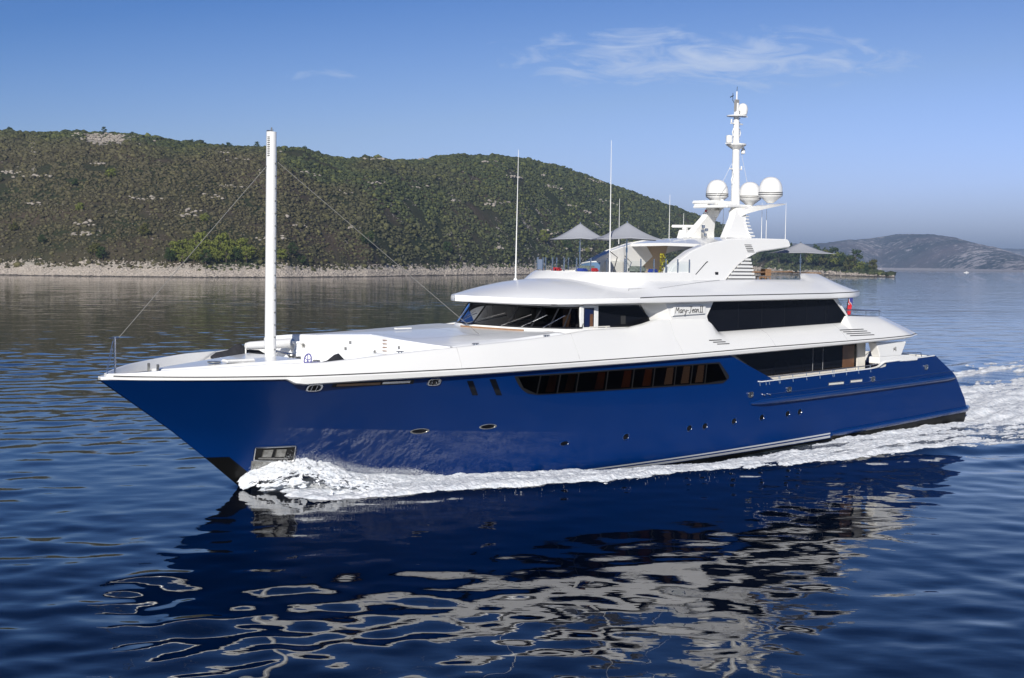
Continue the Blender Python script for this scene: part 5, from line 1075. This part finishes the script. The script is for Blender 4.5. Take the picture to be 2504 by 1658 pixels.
# --- scrub: low rounded bushes all over the headland
phi = (1 + 5 ** .5) / 2; iv = np.array([(-1, phi, 0), (1, phi, 0), (-1, -phi, 0), (1, -phi, 0), (0, -1, phi), (0, 1, phi), (0, -1, -phi), (0, 1, -phi), (phi, 0, -1), (phi, 0, 1), (-phi, 0, -1), (-phi, 0, 1)]) / math.sqrt(1 + phi ** 2)
jf = [(0, 11, 5), (0, 5, 1), (0, 1, 7), (0, 7, 10), (0, 10, 11), (1, 5, 9), (5, 11, 4), (11, 10, 2), (10, 7, 6), (7, 1, 8), (3, 9, 4), (3, 4, 2), (3, 2, 6), (3, 6, 8), (3, 8, 9), (4, 9, 5), (2, 4, 11), (6, 2, 10), (8, 6, 7), (9, 8, 1)]
vl = [tuple(p) for p in iv]; mid = {}; f2 = []
def mp_(a, b):
    k = (min(a, b), max(a, b))
    if k not in mid: p = (np.array(vl[a]) + vl[b]); p /= np.linalg.norm(p); vl.append(tuple(p)); mid[k] = len(vl) - 1
    return mid[k]
for a, b, c in jf: x, y, z = mp_(a, b), mp_(b, c), mp_(c, a); f2 += [(a, x, z), (b, y, x), (c, z, y), (x, y, z)]
ico_v, ico_f = np.array(vl), np.array(f2)
def leaf_material(name):
    m = bpy.data.materials.new(name); m.use_nodes = True; t = m.node_tree; p = t.nodes['Principled BSDF']; p.inputs['Roughness'].default_value = .85; p.inputs['Specular IOR Level'].default_value = .1
    at = N(t, 'ShaderNodeAttribute', attribute_name='tone'); tc = N(t, 'ShaderNodeTexCoord'); n = N(t, 'ShaderNodeTexNoise'); n.inputs['Scale'].default_value = .9; n.inputs['Detail'].default_value = 5; n.inputs['Roughness'].default_value = .75; t.links.new(tc.outputs['Object'], n.inputs[0])
    v = N(t, 'ShaderNodeMapRange'); v.inputs[1].default_value = .3; v.inputs[2].default_value = .7; v.inputs[3].default_value = .45; v.inputs[4].default_value = 1.5; t.links.new(n.outputs[0], v.inputs[0])
    x = N(t, 'ShaderNodeVectorMath', operation='SCALE'); t.links.new(at.outputs['Color'], x.inputs[0]); t.links.new(v.outputs[0], x.inputs['Scale']); t.links.new(x.outputs[0], p.inputs['Base Color'])
    b = N(t, 'ShaderNodeBump'); b.inputs['Strength'].default_value = 1; b.inputs['Distance'].default_value = .8; t.links.new(n.outputs[0], b.inputs['Height']); t.links.new(b.outputs[0], p.inputs['Normal']); MAT[name] = m
leaf_material('scrub_leaf')
nb = 85000; a = RNG.uniform(aS * .80, aE - .001, nb * 2); t = RNG.random(nb * 2) ** .85 * 1.03; d = ds_f(a) + 14 + t * (dep_f(a) - 10)
ua = np.clip(((a - A[0]) / (A[1] - A[0])).astype(int), 0, na - 1)
keep = (fbm(a * 900, d / 9, 3, 51) > .33) & (fbm(a * 70, d / 40, 3, 53) > .30) & (RNG.random(len(a)) < np.clip(d / 1500, .6, 1.))
pa_ = azel(258, 350)[0]; keep &= ~((abs(a - pa_) < 50 / F_PX) & (abs(t - .74) < .15) & (RNG.random(len(a)) < .93))
keep &= ~((np.sin(d / 3.2 + 3 * fbm(a * 60, d / 60, 3, 44)) > .86) & (fbm(a * 40, d / 90, 3, 47) > .52) & (a > -.12))
a, d, t = a[keep][:nb], d[keep][:nb], t[keep][:nb]; nb = len(a)
R0 = RNG.lognormal(0, .36, nb) * I(d, [850, 1300, 2300], [.72, 1.05, 1.45]); P = np.c_[a * d, d, hill_z(a, d) + R0 * .35]
Vb, Fb = blobs(P, np.c_[R0 * 1.2, R0 * 1.2, R0 * .85], iv, np.array(jf), .8)
brown = sm(.38, .62, fbm(a * 17, t * 3.0, 3, 61) + .22 * sm(.55, .1, t) + .10 * sm(-.2, -.36, a)) * sm(.05, -.2, a) * sm(.95, .5, t) * .7; g1 = np.array([.054, .067, .034]); g2 = np.array([.120, .130, .042]); g3 = np.array([.120, .092, .058])
rn = RNG.random(nb)[:, None]; tone = g1 * (1 - rn ** 3) + g2 * rn ** 3; tone = tone * (1 - brown[:, None] * .8) + g3 * brown[:, None] * .8; tone *= RNG.uniform(.65, 1.3, nb)[:, None]
o = np_mesh('scrub', Vb, Fb, 'scrub_leaf', attrs={'tone': np.repeat(tone, len(iv), 0)}, k=3, smooth=False); tag(o, 'dense low green and brown scrub covering the headland', None, None, 'stuff')
# --- shore rocks
mat('shore_rock', (.47, .41, .35), .9, noise=(.5, .8, (.30, .26, .22)), bump=(.8, .8, .4))
mat('wet_rock', (.09, .075, .06), .6, noise=(.5, .8, (.05, .045, .04)))
nr = 30000; a = RNG.uniform(aS * .8, aE, nr); dd_ = RNG.uniform(.5, 26, nr) ; dd_ = np.where(RNG.random(nr) < .7, dd_ * .65, dd_); d = ds_f(a) + dd_; R0 = RNG.lognormal(math.log(.40), .35, nr) * np.clip(ds_f(a) / 1200, .8, 1.6)
P = np.c_[a * d, d, hill_z(a, d) + R0 * .1]; Vb, Fb = blobs(P, np.c_[R0 * 1.5, R0 * 1.2, R0 * .75], iv, np.array(jf), .7)
o = np_mesh('shore_rocks', Vb, Fb, 'shore_rock', k=3, smooth=False); tag(o, 'pale limestone boulders lining the shore', None, None, 'stuff')
nr = 4000; a = RNG.uniform(aS * .8, aE, nr); d = ds_f(a) + RNG.uniform(-1.5, 1.2, nr); R0 = RNG.lognormal(math.log(.6), .3, nr) * np.clip(ds_f(a) / 1200, .8, 1.6)
Vb, Fb = blobs(np.c_[a * d, d, R0 * .25], np.c_[R0 * 1.8, R0 * 1.0, R0 * .7], iv, np.array(jf), .6)
o = np_mesh('tidal_rocks', Vb, Fb, 'wet_rock', k=3, smooth=False); tag(o, 'dark wetted rocks at the waterline of the headland', None, None, 'stuff')
Po = []; Ro = []
mat('outcrop', (.36, .32, .27), .9, noise=(.5, .8, (.22, .19, .16)))
for k in range(75):
    uu = RNG.uniform(0, 1800) if k % 3 else RNG.uniform(850, 1550); tt = RNG.uniform(.05, .95); a0 = azel(uu, 500)[0]; L_ = RNG.uniform(1, 11)
    if k < 14: a0, tt, L_ = azel(RNG.uniform(215, 305), 350)[0], RNG.uniform(.60, .88), 18
    for q in range(int(2 + L_ * 1.6)):
        aa = a0 + RNG.normal(0, L_ * .5) / ds_f(a0); t2 = tt + RNG.normal(0, .004 if k >= 14 else .02); dd2 = ds_f(aa) + 14 + t2 * (dep_f(aa) - 10); r0 = RNG.uniform(.35, 1.0) * (1 + .5 * (dd2 > 1400)); Po.append((aa * dd2, dd2, float(hill_z(np.array([aa]), np.array([dd2]))[0]) + r0 * 1.1)); Ro.append((r0 * 1.9, r0 * 1.2, r0 * .9))
Vb, Fb = blobs(np.array(Po), np.array(Ro), iv, np.array(jf), .6); o = np_mesh('rock_outcrops', Vb, Fb, 'outcrop', k=3, smooth=False); tag(o, 'pale limestone outcrops showing through the hillside scrub', None, None, 'stuff')
# --- individual trees
mat('bark', (.10, .075, .055), .9, noise=(2, .7, (.05, .035, .025)))
leafm = {}
for nm, c1, c2 in (('pine_bright', (.18, .20, .04), (.08, .10, .025)), ('pine_dark', (.045, .07, .022), (.02, .035, .012)), ('pine_olive', (.10, .10, .028), (.05, .055, .018))):
    mat(nm, c1, .85, noise=(.8, .9, c2), spec=.15); leafm[nm] = nm
def tree_meshes(seed, h, wd):
    g = random.Random(seed); tk = MB(); tk.tube([(0, 0, -1), (.15, .1, h * .3), (g.uniform(-.4, .4), g.uniform(-.4, .4), h * .8)], [.035 * h, .025 * h, .008 * h], 7)
    cl = []
    for k in range(26):
        an = g.random() * 6.283; zz = h * (.28 + .66 * g.random()); f = math.sin(math.pi * min(1, max(0, (zz / h - .12) / .92))) ** .7; rr2 = wd * .5 * f * g.uniform(.35, 1.0)
        c = Vector((rr2 * math.cos(an), rr2 * math.sin(an), zz)); cl.append((c, wd * g.uniform(.13, .22)))
        if k % 3 == 0: tk.tube([(0, 0, zz * .7), tuple(c)], [.012 * h, .004 * h], 5)
    V = []; Fc = []
    for c, r_ in cl:
        for k in range(34):
            d = Vector((g.gauss(0, 1), g.gauss(0, 1), g.gauss(0, .75))).normalized() * r_ * g.uniform(.55, 1.1); p = c + d
            u = Vector((g.gauss(0, 1), g.gauss(0, 1), g.gauss(0, 1))).normalized(); v = u.cross(d).normalized(); q = wd * g.uniform(.028, .055); i0 = len(V)
            V += [tuple(p - u * q), tuple(p + v * q), tuple(p + u * q), tuple(p - v * q)]; Fc.append((i0, i0 + 1, i0 + 2, i0 + 3))
    a = bpy.data.meshes.new('trunk'); a.from_pydata(tk.v, [], tk.f); a.materials.append(MAT['bark'])
    out_ = {}
    for nm in leafm: b = bpy.data.meshes.new('crown'); b.from_pydata(V, [], Fc); b.materials.append(MAT[nm]); out_[nm] = b
    return a, out_
TM = [tree_meshes(1, 10, 8.5), tree_meshes(2, 9, 9.5), tree_meshes(3, 11, 8), tree_meshes(4, 8, 8)]
def tree(u, dt, hgt, kind, label, grp, i):
    a = azel(u, 640)[0]; d = float(ds_f(a)) + dt; z = float(hill_z(np.array([a]), np.array([d]))[0]); tm = TM[i % 4]; k = hgt / 9.5
    T_ = bpy.data.objects.new('pine_tree', None); col.objects.link(T_); T_.location = (a * d, d, z - .3); T_.rotation_euler = (0, 0, i * 1.7); T_.scale = (k * (1 + .12 * math.sin(i * 2.1)), k, k * (1 + .1 * math.cos(i * 1.3)))
    tag(T_, label, 'tree', grp)
    for nm, me in (('trunk', tm[0]), ('crown', tm[1][kind])): o = bpy.data.objects.new(nm, me); col.objects.link(o); o.parent = T_
i = 0
for u, dt, hg in [(416, 26, 8.5), (430, 34, 10), (446, 24, 9), (458, 38, 11.5), (474, 27, 10), (488, 40, 12), (503, 24, 8.5), (512, 36, 12.5), (528, 28, 10), (540, 40, 12.5), (553, 26, 9), (562, 38, 12), (577, 28, 11), (588, 37, 11.5), (602, 25, 9), (612, 33, 9)]:
    tree(u, dt, hg, 'pine_bright' if (dt > 30 or i % 3) else 'pine_dark', 'bright green pine in the dense shore clump left of the foremast', 'pines in the shore clump left of the foremast', i); i += 1
for u, dt, hg, kd, lb in [(34, 70, 7, 'pine_olive', 'small olive tree low on the slope at the far left edge'), (232, 30, 9.5, 'pine_olive', 'broad olive green tree near the shore, left of the stay'), (250, 26, 8, 'pine_dark', 'dark green tree just right of the broad olive one by the shore'),
        (196, 105, 7, 'pine_bright', 'yellow green tree alone on the lower left slope'), (352, 60, 9, 'pine_olive', 'olive tree above the shore between two clumps'), (272, 190, 8, 'pine_bright', 'yellow green tree halfway up the left slope'),
        (104, 46, 6, 'pine_dark', 'small dark tree low on the left slope'), (183, 165, 7, 'pine_dark', 'dark tree above the lone yellow green one'),
        (640, 30, 7.5, 'pine_olive', 'low olive pine just left of the foremast foot'), (690, 28, 7.5, 'pine_bright', 'bright low pine just right of the foremast'), (716, 34, 9, 'pine_dark', 'dark pine second to the right of the foremast by the shore'), (738, 27, 8, 'pine_dark', 'dark spreading pine right of the foremast at the beach edge'),
        (900, 60, 11, 'pine_dark', 'dark pine by the crest line of the shore dip, above the backstay'), (1095, 45, 10, 'pine_dark', 'rounded dark pine behind the wheelhouse roof'), (1330, 70, 13, 'pine_bright', 'bright pine behind the forward umbrella'),
        (1385, 60, 15, 'pine_dark', 'tall dark pine behind the near umbrella'), (500, 100, 7, 'pine_bright', 'yellow green bush-like tree above the shore clump')]:
    tree(u, dt, hg, kd, lb, 'single trees on the headland', i); i += 1
for k, (u, dt, hg) in enumerate([(28, 440, 7), (256, 452, 5.5), (325, 455, 5), (470, 460, 5), (560, 462, 6), (628, 468, 6.5), (745, 470, 7.5)]):
    tree(u, dt, hg, 'pine_dark', ['lone round tree on the skyline near the left edge', 'small tree on the skyline above the rocky patch', 'small skyline tree right of the rocky patch', 'small skyline tree left of the foremast', 'dark skyline tree a little left of the foremast', 'dark skyline tree right beside the foremast', 'skyline tree just right of the foremast top stay'][k], 'single trees on the skyline', i); i += 1
for k, u in enumerate([1872, 1890, 1905, 1922, 1938, 1955, 1972, 1988, 2004, 2020, 2036, 2050, 2064, 2078, 2092, 2106, 2120, 2132]):
    tree(u, I(u, [1872, 2132], [75, 30]) + 12 * math.sin(k * 2.3), I(u, [1872, 2040, 2132], [27, 24, 13]) * (1 + .15 * math.sin(k * 1.9)), ('pine_dark', 'pine_olive', 'pine_dark', 'pine_bright')[k % 4] if u > 1980 else 'pine_dark', 'dark pine in the wood on the low spit behind the stern', 'pines on the low spit', i); i += 1
# --- distant island
ic = [(1700, 606), (1850, 600), (1983, 599), (2062, 592), (2100, 590), (2136, 586), (2180, 578), (2210, 575), (2252, 574), (2305, 578), (2340, 586), (2379, 597), (2432, 609), (2470, 620), (2504, 632), (2600, 650), (2800, 661)]
il = [(1700, 656.5), (2153, 659.5), (2300, 661.5), (2504, 664.5), (2800, 667.5)]
IA = np.array([azel(*p) for p in ic]); IL = np.array([(azel(u, v)[0], -CAMH / azel(u, v)[1]) for u, v in il]); IL[:, 1] = np.clip(IL[:, 1], 6000, 11000)
def island(name, a0, a1, el_f, d_f, dep, seed, label):
    A_ = np.linspace(a0, a1, 420); T_ = np.concatenate([[-.05, 0, .004], np.linspace(.02, 1.0, 70), np.linspace(1.05, 1.6, 8)]); AA_, TT_ = np.meshgrid(A_, T_, indexing='ij'); d0 = d_f(AA_); DD_ = d0 + TT_ * dep
    hc = el_f(AA_) * (d0 + dep) + CAMH; x = AA_ * DD_
    base = np.where(TT_ < 1, np.sin(np.clip(TT_, 0, 1) * math.pi / 2), 1 - .6 * (TT_ - 1)); n = (fbm(x / 420, DD_ / 600, 6, seed, .55) - .5)
    z = hc * base * (1 + .55 * n * np.clip(1.15 - TT_, 0, 1)) + 6 * sm(0, .004, TT_) + 14 * (fbm(x / 60, DD_ / 60, 3, seed + 5) - .5) * np.clip(TT_ * 8, 0, 1) * (hc > 12); z = np.where(TT_ < 0, -10, z)
    rk = sm(.02, .0, TT_) * 1.2 + .33 + .8 * n
    o = np_mesh(name, np.c_[x.ravel(), DD_.ravel(), z.ravel()], grid_faces(420, len(T_)), 'island_ground', attrs={'rock': np.clip(rk.ravel(), 0, 1.2)}); return tag(o, label, None, None, 'structure')
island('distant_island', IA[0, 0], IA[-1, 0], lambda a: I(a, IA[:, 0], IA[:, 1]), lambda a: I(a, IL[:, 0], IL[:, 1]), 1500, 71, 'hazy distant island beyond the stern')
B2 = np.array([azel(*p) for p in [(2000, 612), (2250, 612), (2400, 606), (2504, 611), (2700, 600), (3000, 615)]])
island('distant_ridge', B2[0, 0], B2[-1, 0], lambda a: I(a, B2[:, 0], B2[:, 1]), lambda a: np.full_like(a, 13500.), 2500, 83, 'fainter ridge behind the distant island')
# --- small motorboat far off
a, e = azel(2363, 667); d = -CAMH / e; d = min(d, 5200)
BT_ = empty('small_motorboat', Matrix.Translation((a * d, d, 0)) @ Matrix.Scale(1.0, 4), 'tiny white motorboat far off near the distant shore', 'boat')
m = MB(); m.grid([[(x, -w_, 1.6), (x, -w_ * .7, 0), (x, w_ * .7, 0), (x, w_, 1.6)] for x, w_ in ((-7, .2), (-4, 1.7), (0, 2.0), (6, 1.8))]); m.add([(6, -1.8, 1.6), (6, 1.8, 1.6), (6, 1.3, 0), (6, -1.3, 0)], [(0, 1, 2, 3)]); m.build('hull', 'white_paint', BT_)
MB().prism([(-2.5, 1.5), (3, 1.5), (2.5, 3.4), (-.8, 3.4)], lambda p: (p[0], -1.4, p[1]), lambda p: (p[0], 1.4, p[1])).build('cabin', 'white_paint', BT_, bevel=.1)

# ------------------------------------------------------------------ haze
def haze():
    m = bpy.data.materials.new('haze'); m.use_nodes = True; t = m.node_tree; t.nodes.clear(); o = N(t, 'ShaderNodeOutputMaterial'); v = N(t, 'ShaderNodeVolumePrincipled')
    v.inputs['Color'].default_value = (.54, .73, 1.0, 1); v.inputs['Density'].default_value = 7.5e-5; v.inputs['Anisotropy'].default_value = .1; t.links.new(v.outputs[0], o.inputs['Volume'])
    b = MB().box((1500, 14000, 260), (26000, 36000, 540)); h = b.build('haze', m, None, smooth=False); tag(h, 'thin pale blue sea haze over the whole view', None, None, 'stuff')
haze()
